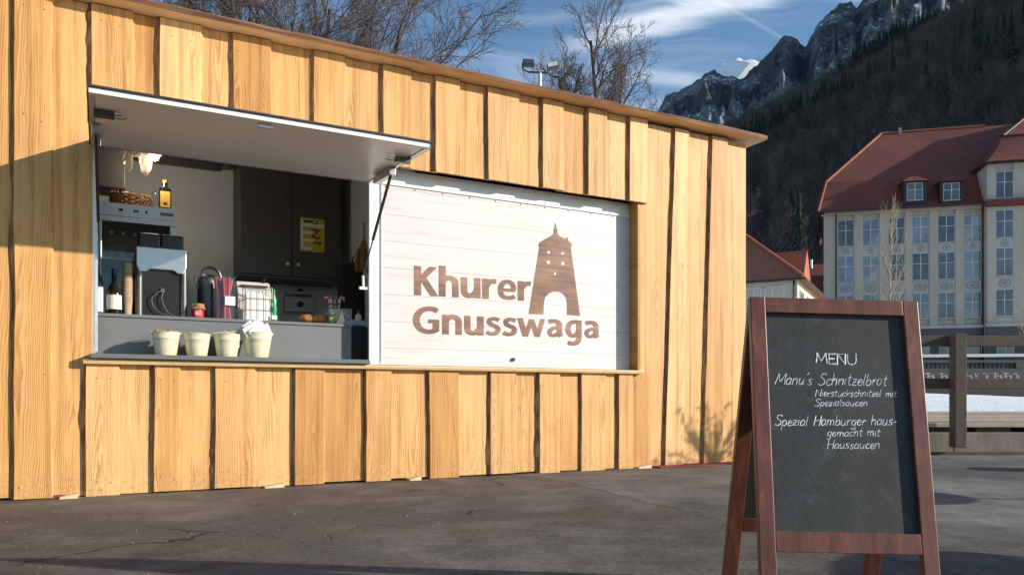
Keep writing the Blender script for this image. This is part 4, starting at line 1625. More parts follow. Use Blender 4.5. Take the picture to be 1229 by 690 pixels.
o = tag(q.build('tray', MAT['black_plastic'], bevel=0.003), 'flat black tray under the golden loaf on the counter', 'tray')
o.location = TF.world(U(375.5, v), v, z_ct + .0005)
o.rotation_euler = (0, 0, TF.ang)

v = .40
e = thing_at('fruit_box', 'clear box of yellow and orange sweets at the counter end', 'sweet box', 406, v)
wb = wpx(392.5, 420, v)
hb = zpx(406, 371, v) - z_ct
q = MB()
q.box(-wb / 2, wb / 2, -.062, -.060, .001, hb)
q.box(-wb / 2, wb / 2, .060, .062, .001, hb)
q.box(-wb / 2, -wb / 2 + .002, -.060, .060, .001, hb)
q.box(wb / 2 - .002, wb / 2, -.060, .060, .001, hb)
q.build('box_wall', MAT['clear'], e)
q = MB()
rg = random.Random(31)
for k in range(26):
    x_, y_, z_ = rg.uniform(-wb * .38, wb * .38), rg.uniform(-.05, .03), rg.uniform(.012, hb * .7)
    q.lathe([(0, -.016), (.014, -.010), (.018, 0), (.014, .010), (0, .016)], 8, (x_, y_, z_), mi=(0 if x_ < -wb * .08 else (1 if k % 3 else 2)), wob=.15, seed=k)
q.build('sweets', [MAT['yellow'], MAT['bread'], MAT['ink_red']], e)
q = MB()
q.prism([(-wb * .18, .004), (wb * .20, .012), (wb * .06, hb * .88)], 'y', -.0655, -.0625)
q.build('box_label', MAT['pale_ink'], e)

v = .60
e = thing_at('candy_cane_cup', 'cup of red and white candy canes behind the sweet box', 'candy canes', 403, v)
zb_ = .0
rcn = wpx(392, 415, v) / 2
hcn = zpx(403, 354, v) - z_ct
q = MB()
q.lathe([(rcn * .7, 0), (rcn * .75, .003), (rcn * .85, hcn * .55), (rcn * .82, hcn * .55), (rcn * .7, .006), (0, .006)], 20)
q.build('cup', MAT['clear'], e, smooth=True)
q = MB()
rg = random.Random(77)
for k in range(9):
    a = rg.uniform(0, 6.28)
    x_, y_ = rcn * .7 * math.cos(a), rcn * .55 * math.sin(a)
    s = math.copysign(1, x_)
    pts = [(x_ * .5, y_ * .5, .01), (x_, y_, hcn * .80)]
    for j in range(1, 7):
        b2 = j * math.pi / 6
        pts.append((x_ + s * .02 * (1 - math.cos(b2)), y_, hcn * .80 + .035 * math.sin(b2)))
    for j in range(len(pts) - 1):
        p, r_ = Vector(pts[j]), Vector(pts[j + 1])
        ns = 12 if j == 0 else 1
        for i in range(ns):
            q.tube([p.lerp(r_, i / ns), p.lerp(r_, (i + 1) / ns)], .0055, 6, mi=(i + j) % 2)
q.build('candy_canes', [MAT['red'], MAT['paper']], e, smooth=True)

v = .50
e = thing_at('card_box', 'small blue and white carton at the right counter end', 'carton', 428, v, z_ct - .004 + .0005)
wb = wpx(420, 437, v)
q = MB()
q.box(-wb / 2, wb / 2, -.05, .05, 0, .055)
q.build('carton', MAT['blue_white'], e, bevel=.002)
q = MB()
q.box(-wb * .5 - .001, wb * .5 + .001, -.052, -.0505, .0, .014)
q.build('carton_print', MAT['blue'], e)
v = .56
e = thing_at('sauce_bottle', 'small white sauce bottle with a red top behind the carton', 'bottle', 430, v, z_ct - .004 + .0005)
q = MB()
q.lathe([(.024, 0), (.026, .004), (.026, .10), (.010, .12), (.008, .125), (0, .126)], 14)
q.build('bottle_body', MAT['paper'], e, smooth=True)
q = MB()
q.lathe([(.012, .118), (.005, .15), (0, .151)], 12)
q.build('bottle_tip', MAT['red'], e)

# dark jacket hanging on the wall and a straw bundle
v = 1.55
js, jz = UZ(423, 395, v)
zt_ = zpx(423, 317, v)
q = MB()
wj = wpx(405, 442, v)
hj = zt_ - jz
vs, fs = [], []
nu, nv = 22, 18
for i in range(nv + 1):
    k = i / nv
    wv = (0.46 if k < .6 else .46 - .10 * (k - .6)) * wj
    if k > .72 :
        wv *= 0.96 - 0.18 * (k - .72) / .28
    if .62 < k < .72:
        wv *= .90
    if i == nv:
        wv *= .62
    for j in range(nu):
        a = 2 * math.pi * j / nu
        g_ = 1 + .12 * mnoise.noise(Vector((math.cos(a) * 2.5, math.sin(a) * 2.5, k * 4)))
        vs.append((wv * math.cos(a) * g_, .12 * math.sin(a) * g_, jz + hj * k))
for i in range(nv):
    for j in range(nu):
        fs.append((i * nu + j, i * nu + (j + 1) % nu, (i + 1) * nu + (j + 1) % nu, (i + 1) * nu + j))
fs += [tuple(range(nu))[::-1], tuple(nv * nu + j for j in range(nu))]
q.add(vs, fs)
q.tube([(0, 0, jz + hj - .01), (0, .0, jz + hj + .05), (.02, .02, jz + hj + .08)], .006, 6)
o = tag(q.build('jacket', MAT['dark_cloth'], smooth=True), 'black padded jacket hanging in the dark right corner of the hatch', 'jacket')
o.location = TF.world(js, v, 0)
o.rotation_euler = (0, 0, TF.ang)
v = 1.2
ss, sz = UZ(437, 307, v)
q = MB()
rg = random.Random(9)
for k in range(60):
    a = rg.uniform(0, 6.28)
    r_ = rg.uniform(.01, .07)
    q.tube([(0, 0, .16), (r_ * math.cos(a) * .9 - .01, r_ * math.sin(a), .02), (r_ * math.cos(a) - .015, r_ * math.sin(a), -.13 + rg.uniform(-.02, .02))], .005, 4)
q.tube([(0, 0, .15), (0, 0, .3)], .008, 6)
o = tag(q.build('straw_bundle', MAT['straw']), 'brown straw bundle hanging behind the right strut of the hatch', 'straw bundle')
o.location = TF.world(ss, v, sz)
o.rotation_euler = (0, 0, TF.ang)

# ------------------------------------------------------------------ chalkboard
m_, t, b = new_mat('chalkboard_stain')
tc = t.n('TexCoord').outputs['Object']
gr = t.noise(t.scale(tc, (40, 40, 3.5)), 1.0, 5, 0.6, 0.4)
wr_ = t.noise(tc, 6.0, 5, 0.65)
col = t.ramp(gr, [(0.3, (0.092, 0.026, 0.014)), (0.55, (0.165, 0.049, 0.027)), (0.75, (0.24, 0.080, 0.042))])
col = t.mix(t.m('MULTIPLY', t.step(wr_, 0.58, 0.78), 0.5), col, (0.28, 0.13, 0.07))
t.l(col, b.inputs['Base Color'])
t.l(t.m('ADD', 0.30, t.m('MULTIPLY', wr_, 0.25)), b.inputs['Roughness'])
bump(t, b, gr, 0.15, 0.002)
MAT['stain'] = m_
m_, t, b = new_mat('slate')
tc = t.n('TexCoord').outputs['Object']
n1 = t.noise(t.scale(tc, (1, 1, 1)), 3.0, 5, 0.65, 0.5)
n2 = t.noise(t.scale(tc, (9, 9, 2.5)), 2.0, 4, 0.6)
sc2 = t.n('TexWave', wave_type='BANDS', bands_direction='DIAGONAL')
t.l(t.scale(tc, (1, 0, 0.45)), sc2.inputs['Vector'])
sc2.inputs['Scale'].default_value = 26.0
sc2.inputs['Distortion'].default_value = 1.5
col = t.ramp(t.m('ADD', t.m('MULTIPLY', n1, .55), t.m('ADD', t.m('MULTIPLY', n2, .3), t.m('MULTIPLY', sc2.outputs[1], .05))),
             [(0.34, (0.018, 0.020, 0.021)), (0.5, (0.035, 0.037, 0.038)), (0.68, (0.078, 0.080, 0.080))])
wipe = t.step(t.noise(t.scale(tc, (2.2, 1, 4.5)), 2.0, 6, .7, 1.8), .52, .74)
col = t.mix(t.m('MULTIPLY', wipe, .38), col, (.15, .152, .15))
t.l(col, b.inputs['Base Color'])
b.inputs['Roughness'].default_value = 0.62
b.inputs['Specular IOR Level'].default_value = 0.4
MAT['slate'] = m_
MAT['chalk'] = plain('chalk', (0.82, 0.82, 0.80), 0.95, 0.0, 0.22, 60)

BA = R(0.8)
BROLL = R(1.5)                                             # stands a little askew
BX, BY = 0.970, 2.20                                       # middle of the front feet
board = empty('chalkboard_sign', (BX, BY, 0), BA, 'brown framed folding chalkboard with handwritten menu on the asphalt', 'chalkboard')
BW, BH = 0.520, 0.938                                      # outer width, length along the slope
tilt = math.asin(0.185 / BH)                               # leans back
MB_F = Matrix.Rotation(-tilt, 4, 'X')                      # board plane: x across, z up the slope, y thickness (front = -)
FT = 0.026
board.rotation_euler = (0, BROLL, BA)
board.location.z = .007
SW = 0.047


def bbox(mb, x0, x1, z0, z1, y0=0.0, y1=FT, M=MB_F):
    mb.box(x0, x1, y0, y1, z0, z1, M=M)


hw = BW / 2
for s in (-1, 1):
    q = MB()
    x0 = s * (hw - SW / 2)
    q.box(x0 - SW / 2, x0 + SW / 2, 0, FT, 0.0, BH, M=MB_F)
    q.build('frame_stile', MAT['stain'], board, bevel=0.0025)
q = MB()
bbox(q, -hw + SW + .0006, hw - SW - .0006, BH - .048, BH, 0.001, FT - .001)
q.build('top_rail', MAT['stain'], board, bevel=0.002)
q = MB()
z_rail = 0.170
bbox(q, -hw + SW + .0006, hw - SW - .0006, z_rail, z_rail + .060, 0.001, FT - .001)
q.build('bottom_rail', MAT['stain'], board, bevel=0.002)
q = MB()
PZ0, PZ1 = z_rail + .058, BH - .046
PV = 0.014                                                # recess of the writing surface
bbox(q, -hw + SW - .003, hw - SW + .003, PZ0, PZ1, PV, PV + .006)
panel = q.build('writing_panel', MAT['slate'], board)
# rear frame, hinged at the top
top_pt = MB_F @ Vector((0, FT, BH - 0.01))
rear_y = 0.415
rt = math.atan2(rear_y - top_pt.y - 0.002, top_pt.z)
MB_R = Matrix.Translation((0, rear_y, 0)) @ Matrix.Rotation(rt, 4, 'X')
RH = math.hypot(rear_y - top_pt.y, top_pt.z) - .012
for s in (-1, 1):
    q = MB()
    x0 = s * (hw - SW / 2)
    q.box(x0 - SW / 2, x0 + SW / 2, -FT, 0, 0.0, RH, M=MB_R)
    q.build('rear_leg', MAT['stain'], board, bevel=0.0025)
q = MB()
bbox(q, -hw + SW + .0006, hw - SW - .0006, z_rail + .01, z_rail + .055, -FT + .001, -.001, MB_R)
q.build('rear_rail', MAT['stain'], board, bevel=0.002)
q = MB()
bbox(q, -hw + SW + .0006, hw - SW - .0006, RH - .05, RH - .004, -FT + .001, -.001, MB_R)
q.build('rear_rail', MAT['stain'], board, bevel=0.002)
q = MB()
bbox(q, -hw + SW - .003, hw - SW + .003, z_rail + .05, RH - .048, -FT + .008, -FT + .014, MB_R)
q.build('rear_panel', MAT['satin_black'], board)
for s in (-1, 1):
    q = MB()
    x0 = s * (hw - .12)
    q.tube([(x0 - .03, top_pt.y + .004, top_pt.z + .008), (x0 + .03, top_pt.y + .004, top_pt.z + .008)], .006, 8)
    q.build('hinge', MAT['steel'], board)

# single-stroke hand lettering (x, y in units of the capital height; x-height 0.55)
X = .55
G = {
    'M': (.86, [[(.02, 0), (.10, .55), (.14, 1), (.30, .45), (.40, .28), (.60, .70), (.72, 1), (.74, .5), (.80, 0)]]),
    'E': (.58, [[(.50, 1), (.06, .98), (.05, 0), (.52, .02)], [(.06, .5), (.42, .52)]]),
    'N': (.70, [[(.04, 0), (.06, 1)], [(.06, 1), (.58, .02)], [(.58, .02), (.60, 1)]]),
    'U': (.70, [[(.05, 1), (.05, .35), (.15, .05), (.35, 0), (.55, .1), (.62, .4), (.63, 1)]]),
    'S': (.62, [[(.56, .86), (.42, .99), (.20, .96), (.12, .76), (.26, .58), (.46, .44), (.52, .22), (.36, .02), (.14, .02), (.02, .14)]]),
    'H': (.66, [[(.06, 0), (.08, 1)], [(.54, 0), (.58, 1)], [(.07, .5), (.56, .54)]]),
    'a': (.50, [[(.38, .46), (.22, .55), (.06, .38), (.06, .12), (.18, .0), (.34, .12), (.39, .40)], [(.40, .55), (.38, .12), (.46, 0)]]),
    'n': (.50, [[(.05, .55), (.07, 0)], [(.07, .34), (.20, .54), (.34, .50), (.38, .3), (.38, .05), (.44, 0)]]),
    'u': (.52, [[(.05, .55), (.06, .14), (.16, .0), (.30, .08), (.38, .3)], [(.39, .55), (.39, .10), (.47, 0)]]),
    "'": (.20, [[(.12, 1.05), (.06, .82)]]),
    's': (.40, [[(.34, .47), (.22, .55), (.08, .48), (.10, .34), (.26, .24), (.30, .10), (.18, 0), (.02, .06)]]),
    'c': (.44, [[(.38, .44), (.24, .55), (.08, .42), (.05, .18), (.16, 0), (.32, .04), (.40, .14)]]),
    'h': (.50, [[(.06, 1.0), (.06, 0)], [(.06, .32), (.20, .54), (.34, .50), (.38, .3), (.38, .04), (.44, 0)]]),
    'i': (.22, [[(.08, .55), (.08, .1), (.16, 0)], [(.10, .78), (.11, .80)]]),
    't': (.36, [[(.16, .92), (.14, .2), (.20, .02), (.32, .06)], [(.0, .60), (.32, .62)]]),
    'z': (.44, [[(.04, .52), (.36, .54)], [(.36, .54), (.05, .02)], [(.05, .02), (.40, .03)], [(.10, .28), (.32, .29)]]),
    'e': (.44, [[(.06, .28), (.34, .32), (.32, .48), (.20, .55), (.07, .42), (.06, .15), (.18, 0), (.32, .04), (.40, .12)]]),
    'l': (.24, [[(.08, 1.0), (.07, .15), (.16, 0)]]),
    'b': (.48, [[(.06, 1.0), (.05, .04)], [(.06, .3), (.20, .52), (.36, .42), (.38, .16), (.24, 0), (.06, .06)]]),
    'r': (.38, [[(.06, .55), (.07, 0)], [(.07, .32), (.18, .50), (.34, .53)]]),
    'o': (.48, [[(.22, .55), (.07, .42), (.05, .16), (.18, 0), (.34, .10), (.38, .36), (.24, .55)]]),
    'ü': (.52, [[(.05, .55), (.06, .14), (.16, .0), (.30, .08), (.38, .3)], [(.39, .55), (.39, .10), (.47, 0)], [(.12, .80), (.13, .83)], [(.32, .80), (.33, .83)]]),
    'k': (.46, [[(.06, 1.0), (.06, 0)], [(.36, .55), (.08, .26)], [(.18, .34), (.40, 0)]]),
    'm': (.74, [[(.05, .55), (.07, 0)], [(.07, .34), (.18, .54), (.30, .48), (.34, 0)], [(.34, .34), (.46, .54), (.58, .48), (.62, .05), (.68, 0)]]),
    'p': (.48, [[(.06, .55), (.05, -.40)], [(.06, .30), (.20, .54), (.36, .44), (.38, .18), (.24, 0), (.06, .08)]]),
    'g': (.50, [[(.38, .46), (.22, .55), (.06, .40), (.06, .16), (.18, .02), (.34, .14), (.39, .42)], [(.40, .55), (.38, -.15), (.26, -.38), (.06, -.30)]]),
    '-': (.36, [[(.06, .28), (.30, .30)]]),
    ' ': (.42, []),
}
BOARD_W = Matrix.Translation((BX, BY, .007)) @ Matrix.Rotation(BA, 4, 'Z') @ Matrix.Rotation(BROLL, 4, 'Y') @ MB_F
BOARD_I = BOARD_W.inverted()


def bpx(px, py):
    """Pixel of the photograph -> board plane (x, z)."""
    o_ = BOARD_I @ Vector((0, 0, CAM_Z))
    d_ = BOARD_I.to_3x3() @ Vector(((px - CX) / F_PX, 1, (HZ - py) / F_PX))
    k = (PV - o_.y) / d_.y
    p = o_ + d_ * k
    return p.x, p.z


def chalk_line(text, pxl, pxr, py0, py1, cap_px, slant, rad, seed, mb, caps=False, smile=0.0):
    a, c = bpx(pxl, py0), bpx(pxr, py1)
    total = sum(G[k][0] for k in text)
    s = (c[0] - a[0]) / total
    cap = abs(bpx(pxl, py0 - cap_px)[1] - a[1])
    rg = random.Random(seed)
    pen = 0.0
    for ch in text:
        wd_, strokes = G[ch]
        jx, jy, js_ = rg.uniform(-.015, .015), rg.uniform(-.04, .04), rg.uniform(.92, 1.06)
        for st in strokes:
            P = catmull([(p[0], p[1], 0) for p in st], 5) if len(st) > 2 and not (ch in 'EN') else [Vector((p[0], p[1], 0)) for p in st]
            pts = []
            for p in P:
                fx = (pen + p.x + jx) / total
                x_ = a[0] + (c[0] - a[0]) * fx + slant * p.y * cap
                z_ = a[1] + (c[1] - a[1]) * fx + (p.y * js_ + jy) * cap + smile * ((fx - .5) ** 2)
                pts.append(MB_F @ Vector((x_, PV + rad * .35, z_)))
            kr = rg.uniform(.95, 1.35)
            mb.tube(pts, [rad * kr * rg.uniform(.65, 1.3) for _ in pts], 5)
        pen += wd_


ck = MB()
chalk_line('MENU', 979, 1029, 437, 438, 12.5, 0.02, .0024, 1, ck, smile=.014)
a, c = bpx(991, 424), bpx(1014, 425)
ck.tube([MB_F @ Vector((a[0], PV + .0002, a[1])), MB_F @ Vector((c[0], PV + .0002, c[1]))], .0007, 5)
ck.build('menu_heading', MAT['chalk'], panel)
ck = MB()
chalk_line("Manu's Schnitzelbrot", 929, 1064, 461.5, 462.5, 14, .30, .00135, 2, ck)
ck.build('menu_line', MAT['chalk'], panel)
ck = MB()
chalk_line("Nierstückschnitzel mit", 978, 1076, 475.5, 476, 8.8, .25, .0011, 3, ck)
chalk_line("Spezialsaucen", 977, 1041, 487, 487, 8.8, .25, .0011, 4, ck)
ck.build('menu_note', MAT['chalk'], panel)
ck = MB()
chalk_line("Spezial Hamburger haus-", 929, 1076, 510.5, 510, 12, .25, .00135, 5, ck)
ck.build('menu_line', MAT['chalk'], panel)
ck = MB()
chalk_line("gemacht mit", 992, 1056, 523.5, 523, 10, .25, .0012, 6, ck)
chalk_line("Haussaucen", 992, 1056, 538.5, 538, 11, .22, .0013, 7, ck)
ck.build('menu_note', MAT['chalk'], panel)


# ------------------------------------------------------------------ wall, fence and snow on the right
m_, t, b = new_mat('old_concrete')
tc = t.n('TexCoord').outputs['Object']
n1 = t.noise(tc, 1.6, 6, .65)
n2 = t.noise(t.scale(tc, (6, 6, 1.2)), 1.0, 5, .65)
n3 = t.noise(tc, 60, 3, .6)
f = t.m('ADD', t.m('MULTIPLY', n1, .5), t.m('ADD', t.m('MULTIPLY', n2, .35), t.m('MULTIPLY', n3, .15)))
t.l(t.ramp(f, [(.32, (.11, .085, .062)), (.5, (.25, .205, .155)), (.7, (.36, .31, .25))]), b.inputs['Base Color'])
b.inputs['Roughness'].default_value = .9
bump(t, b, f, .6, .02)
MAT['concrete'] = m_
MAT['old_wood'] = plain('weathered_wood', (0.085, 0.062, 0.045), .8, 0, .45, 12, .4)
MAT['pale_wood'] = plain('pale_weathered_wood', (0.46, 0.37, 0.275), .85, 0, .3, 9, .3)
MAT['white_pipe'] = plain('white_pipe', (.62, .60, .57), .45, 0, .08, 4)
WY = 8.6
wl = empty('low_wall', (2.9, WY, 0), 0, 'low beige concrete wall with dark slots at the edge of the yard', 'wall')
q = MB()
for k in range(12):
    x0 = k * 2.0
    q.box(x0, x0 + 1.994, 0, .40, 0.0, .245)
q.build('wall_block', MAT['concrete'], wl, bevel=.012)
q = MB()
rg = random.Random(6)
x0 = 0
while x0 < 23.5:
    w_ = rg.uniform(.25, .6)
    q.box(x0, x0 + w_, .05, .38, .246, .300)
    x0 += w_ + rg.uniform(.08, .22)
q.build('spacer_block', MAT['old_wood'], wl)
q = MB()
for k, (y0, z0) in enumerate(((-.02, .301), (.9, .312), (1.9, .33), (3.0, .36))):
    for j in range(5):
        q.box(j * 4.8, j * 4.8 + 4.79, y0 + .004 * (j % 2), y0 + (.9, .98, 1.05, 1.2)[k], z0, z0 + .045)
q.build('cap_plank', MAT['pale_wood'], wl, bevel=.006)
q = MB()
q.box(0, 24, -.10, -.004, 0.001, .03)  # dark strip drawn for the gap and shadow along the wall foot
q.build('foot_shade_strip', MAT['old_wood'], wl)

fence = empty('wooden_fence', (2.9, WY - .1, 0), 0, 'weathered two rail wooden fence in front of the low wall', 'fence')
FXp = (1149 - CX) / F_PX * (WY - .12)
for k in range(-1, 7):
    x_ = FXp + k * 2.35 - 2.9
    if x_ < 0.05:
        continue
    q = MB()
    q.box(x_ - .065, x_ + .065, -.09, .03, .085, 1.325)
    q.build('fence_post', MAT['old_wood'], fence, bevel=.008)
for zc_, h in ((1.252, .058), (.785, .056)):
    q = MB()
    q.box(0, 24, .031, .085, zc_ - h, zc_ + h)
    q.build('fence_rail', MAT['old_wood'], fence, bevel=.006)

m_, t, b = new_mat('snow')
tc = t.n('TexCoord').outputs['Object']
n1 = t.noise(tc, .9, 6, .6)
n2 = t.noise(tc, 7.0, 5, .65)
spots = t.step(t.m('ADD', t.m('MULTIPLY', n1, .5), t.m('MULTIPLY', n2, .5)), .60, .68)
t.l(t.mix(t.m('MULTIPLY', spots, .5), (.90, .91, .93), (.40, .39, .37)), b.inputs['Base Color'])
b.inputs['Roughness'].default_value = .75
bump(t, b, t.m('ADD', n1, t.m('MULTIPLY', n2, .6)), .6, .10)
MAT['snow'] = m_
# snow bank: rises from behind the planks towards the school
q = MB()
nx, ny = 60, 24
vs, fs = [], []
for j in range(ny + 1):
    y_ = 13.0 + (72 - 13.0) * (j / ny) ** 1.6
    for i in range(nx + 1):
        x_ = -4 + (95 + 4) * i / nx
        z_ = .18 + (y_ - 13) * .0285 - .035 * (x_ - 16) * min(1, (y_ - 13) / 10) + .10 * mnoise.noise(Vector((x_ * .25, y_ * .2, 0))) + .05 * mnoise.noise(Vector((x_ * 1.1, y_ * .8, 3)))
        if j == 0:
            z_ = -.05
        vs.append((x_, y_, z_))
for j in range(ny):
    for i in range(nx):
        a = j * (nx + 1) + i
        fs.append((a, a + 1, a + nx + 2, a + nx + 1))
q.add(vs, fs)
tag(q.build('snow_field', MAT['snow'], smooth=True), kind='structure')

# white pipe rail on thin posts
e = empty('pipe_railing', (0, 36, 0), 0, 'long pale horizontal pipe railing behind the wooden fence', 'railing')
q = MB()
q.tube([(6, 1.5, .62 + 1.95), (60, -4.5, .62 + 2.05)], .07, 10)
q.build('rail_pipe', MAT['white_pipe'], e, smooth=True)
for k in range(4):
    x_ = 9 + k * 13.5
    if k == 1:
        x_ = 20.62
    q = MB()
    yy = 1.5 - 6 * (x_ - 6) / 54
    q.tube([(x_, yy, .3), (x_, yy, 2.57 + .1 * (x_ - 6) / 54)], .05, 8)
    q.build('rail_post', MAT['white_pipe'], e, smooth=True)

# ------------------------------------------------------------------ school building
def plaster(name, col):
    m, t, b = new_mat(name)
    tc = t.n('TexCoord').outputs['Object']
    n1 = t.noise(tc, .35, 5, .6)
    n2 = t.noise(t.scale(tc, (2.2, 2.2, .25)), 1.0, 6, .7)
    n3 = t.noise(tc, 9, 4, .6)
    f = t.m('ADD', t.m('MULTIPLY', n1, .35), t.m('ADD', t.m('MULTIPLY', n2, .4), t.m('MULTIPLY', n3, .25)))
    t.l(t.ramp(f, [(.3, tuple(c * .72 for c in col)), (.55, col), (.75, tuple(c * 1.12 for c in col))]), b.inputs['Base Color'])
    b.inputs['Roughness'].default_value = .9
    bump(t, b, n3, .3, .02)
    return m


def tiles(name, lo, hi):
    m, t, b = new_mat(name)
    tc = t.n('TexCoord').outputs['Object']
    so = t.n('SeparateXYZ')
    t.l(tc, so.inputs[0])
    rw = t.m('MULTIPLY', so.outputs[2], 4.2)
    course = t.m('FRACT', rw)
    cx_ = t.m('FRACT', t.m('ADD', t.m('MULTIPLY', t.m('ADD', so.outputs[0], so.outputs[1]), 4.5), t.m('MULTIPLY', t.m('FLOOR', rw), .5)))
    n1 = t.noise(tc, .22, 5, .65)
    n2 = t.noise(tc, 5.0, 3, .6)
    n3 = t.noise(t.scale(tc, (1.6, 1.6, .3)), 1.0, 5, .65)
    f = t.m('ADD', t.m('MULTIPLY', n1, .35), t.m('ADD', t.m('MULTIPLY', n2, .3), t.m('MULTIPLY', n3, .35)))
    col = t.ramp(f, [(.32, lo), (.66, hi)])
    col = t.mix(t.m('MULTIPLY', t.step(course, .8, 1.0), .45), col, tuple(c * .35 for c in lo))
    col = t.mix(t.m('MULTIPLY', t.step(cx_, .88, 1.0), .3), col, tuple(c * .4 for c in lo))
    t.l(col, b.inputs['Base Color'])
    b.inputs['Roughness'].default_value = .8
    bump(t, b, t.m('ADD', course, n2), .6, .05)
    return m


MAT['plaster'] = plaster('beige_plaster', (.53, .475, .395))
MAT['plaster_grey'] = plaster('grey_rustic_stone', (.13, .125, .12))
MAT['plaster_cream'] = plaster('cream_plaster', (.56, .52, .41))
MAT['dark_stone'] = plaster('dark_stone', (.075, .072, .068))
MAT['spandrel'] = plaster('pale_panel', (.50, .49, .47))
MAT['rosette'] = plain('stone_relief', (.25, .245, .24), .9, 0, .3, 6)
MAT['tile'] = tiles('red_roof_tiles', (.13, .036, .026), (.25, .075, .050))
MAT['tile_low'] = tiles('orange_roof_tiles', (.27, .082, .046), (.48, .165, .09))
MAT['gutter'] = plain('brown_gutter', (.05, .035, .030), .6, .3)
MAT['win_frame'] = plain('white_window_frame', (.68, .68, .66), .5)
def win_glass(name, lo, hi, sc_=.25):
    m_, t, b = new_mat(name)
    tc = t.n('TexCoord').outputs['Object']
    n1 = t.noise(tc, sc_, 3, .6)
    n2 = t.noise(tc, 1.2, 3, .5)
    t.l(t.ramp(n1, [(.42, lo), (.58, hi)]), b.inputs['Base Color'])
    b.inputs['Roughness'].default_value = .04
    b.inputs['Specular IOR Level'].default_value = 1.0
    b.inputs['Coat Weight'].default_value = .6
    bump(t, b, n2, .05, .05)
    return m_


MAT['win_glass'] = win_glass('window_glass', (.02, .024, .03), (.10, .12, .15))
PANES = [MAT['win_glass'], win_glass('window_glass_dark', (.012, .014, .016), (.05, .055, .065), .5), win_glass('window_glass_curtained', (.16, .17, .18), (.34, .34, .33), 1.1),
         win_glass('window_glass_sky_painted', (.10, .13, .18), (.20, .24, .30), .4)]  # pale blue of this pane is reflected sky put into the colour
PANES += [PANES[3], PANES[3], PANES[0]]
pane_rng = random.Random(21)

BZ0 = 82.6
BF = Frame(((989 - CX) / F_PX * BZ0, BZ0), R(-13.5))
SHW = 2.4                                                  # the end wall is not square to the front
sch = empty('school_building', BF.world(0, 0, 0), BF.ang, 'large beige school building with red mansard roof and tall windows', 'building')


def bs(px, v=0.0):
    return BF.hit(px, HZ, v)[0]


def bzv(py, px=1100, v=0.0):
    return BF.hit(px, py, v)[1]


S_BAY = bs(1180.5)
S_END = S_BAY + 34
zE = bzv(253.5)                                              # eaves
REC = .32
z_pl = bzv(391)
cols = [bs(p) for p in (1015.5, 1045.5, 1076.5, 1105.5, 1136.5, 1168)]
bay_cols = [bs(1206, -1.0) + k * 2.75 for k in range(9)]
WWID = 1.62
rows = [(bzv(292), bzv(259.5)), (bzv(336), bzv(303.5)), (bzv(382.5), bzv(351.5))]
# walls
q = MB()
q.prism([(0.0, REC), (S_BAY, REC), (S_BAY, 14), (SHW, 14)], 'z', -2, zE)
q.build('wall', MAT['plaster'], sch)
edges = [0.0] + [c for k in cols for c in (k - WWID / 2, k + WWID / 2)] + [S_BAY]
for k in range(0, len(edges), 2):
    q = MB()
    q.box(edges[k], edges[k + 1], 0, REC - .002, z_pl, zE - .05)
    q.build('pilaster', MAT['plaster'], sch, bevel=.03)
q = MB()
q.box(-.25, S_BAY - .05, -.12, REC - .004, zE - .05, zE + .3)
q.build('frieze', MAT['plaster'], sch)
q = MB()
q.box(-.1, S_BAY - .05, -.10, REC - .006, -2, z_pl - .35)
q.build('rustic_base', MAT['plaster_grey'], sch)
q = MB()
q.box(-.25, S_BAY - .05, -.26, REC - .006, z_pl - .35, z_pl)
q.build('string_course', MAT['spandrel'], sch, bevel=.05)


def window(parent, x, z0, z1, v, wid=WWID, bars=2, mull=1):
    f = MB()
    t_ = .055
    f.box(x - wid / 2, x + wid / 2, v, v + .08, z1 - t_, z1)
    f.box(x - wid / 2, x + wid / 2, v, v + .08, z0, z0 + t_)
    for s in (-1, 1):
        xx = x + s * (wid / 2 - t_ / 2)
        f.box(xx - t_ / 2, xx + t_ / 2, v, v + .08, z0 + t_, z1 - t_)
    f.box(x - .032, x + .032, v - .01, v + .07, z0 + t_, z1 - t_)
    for k in range(1, bars):
        zz = z0 + (z1 - z0) * (k / bars if bars != 2 else .60)
        f.box(x - wid / 2 + t_, x - .033, v, v + .06, zz - .026, zz + .026)
        f.box(x + .033, x + wid / 2 - t_, v, v + .06, zz - .026, zz + .026)
    fo = f.build('window', MAT['win_frame'], parent)
    p = MB()
    p.box(x - wid / 2 + .02, x + wid / 2 - .02, v + .03, v + .05, z0 + .02, z1 - .02)
    p.build('pane', pane_rng.choice(PANES), fo)
    s_ = MB()
    s_.box(x - wid / 2 - .05, x + wid / 2 + .05, v - .16, v + .06, z0 - .09, z0 - .003)
    s_.build('sill', MAT['spandrel'], fo)
    return fo


def rosette(mb, x, z, v, rx, rz_, petals):
    n_ = 20
    for r0, r1 in ((1.0, .78), (.34, 0.0)):
        vs, fs = [], []
        for k in range(n_):
            a = 2 * math.pi * k / n_
            for r_ in (r0, r1):
                vs.append((x + rx * r_ * math.cos(a), v, z + rz_ * r_ * math.sin(a)))
        for k in range(n_):
            k2 = (k + 1) % n_
            fs.append((2 * k, 2 * k2, 2 * k2 + 1, 2 * k + 1))
        mb.add(vs, fs)
    for k in range(petals):
        a = 2 * math.pi * (k + .5) / petals
        c = (x + rx * .56 * math.cos(a), z + rz_ * .56 * math.sin(a))
        mb.add([(c[0] + rx * .14 * math.cos(j * 1.047), v, c[1] + rz_ * .15 * math.sin(j * 1.047)) for j in range(6)], [tuple(range(6))])


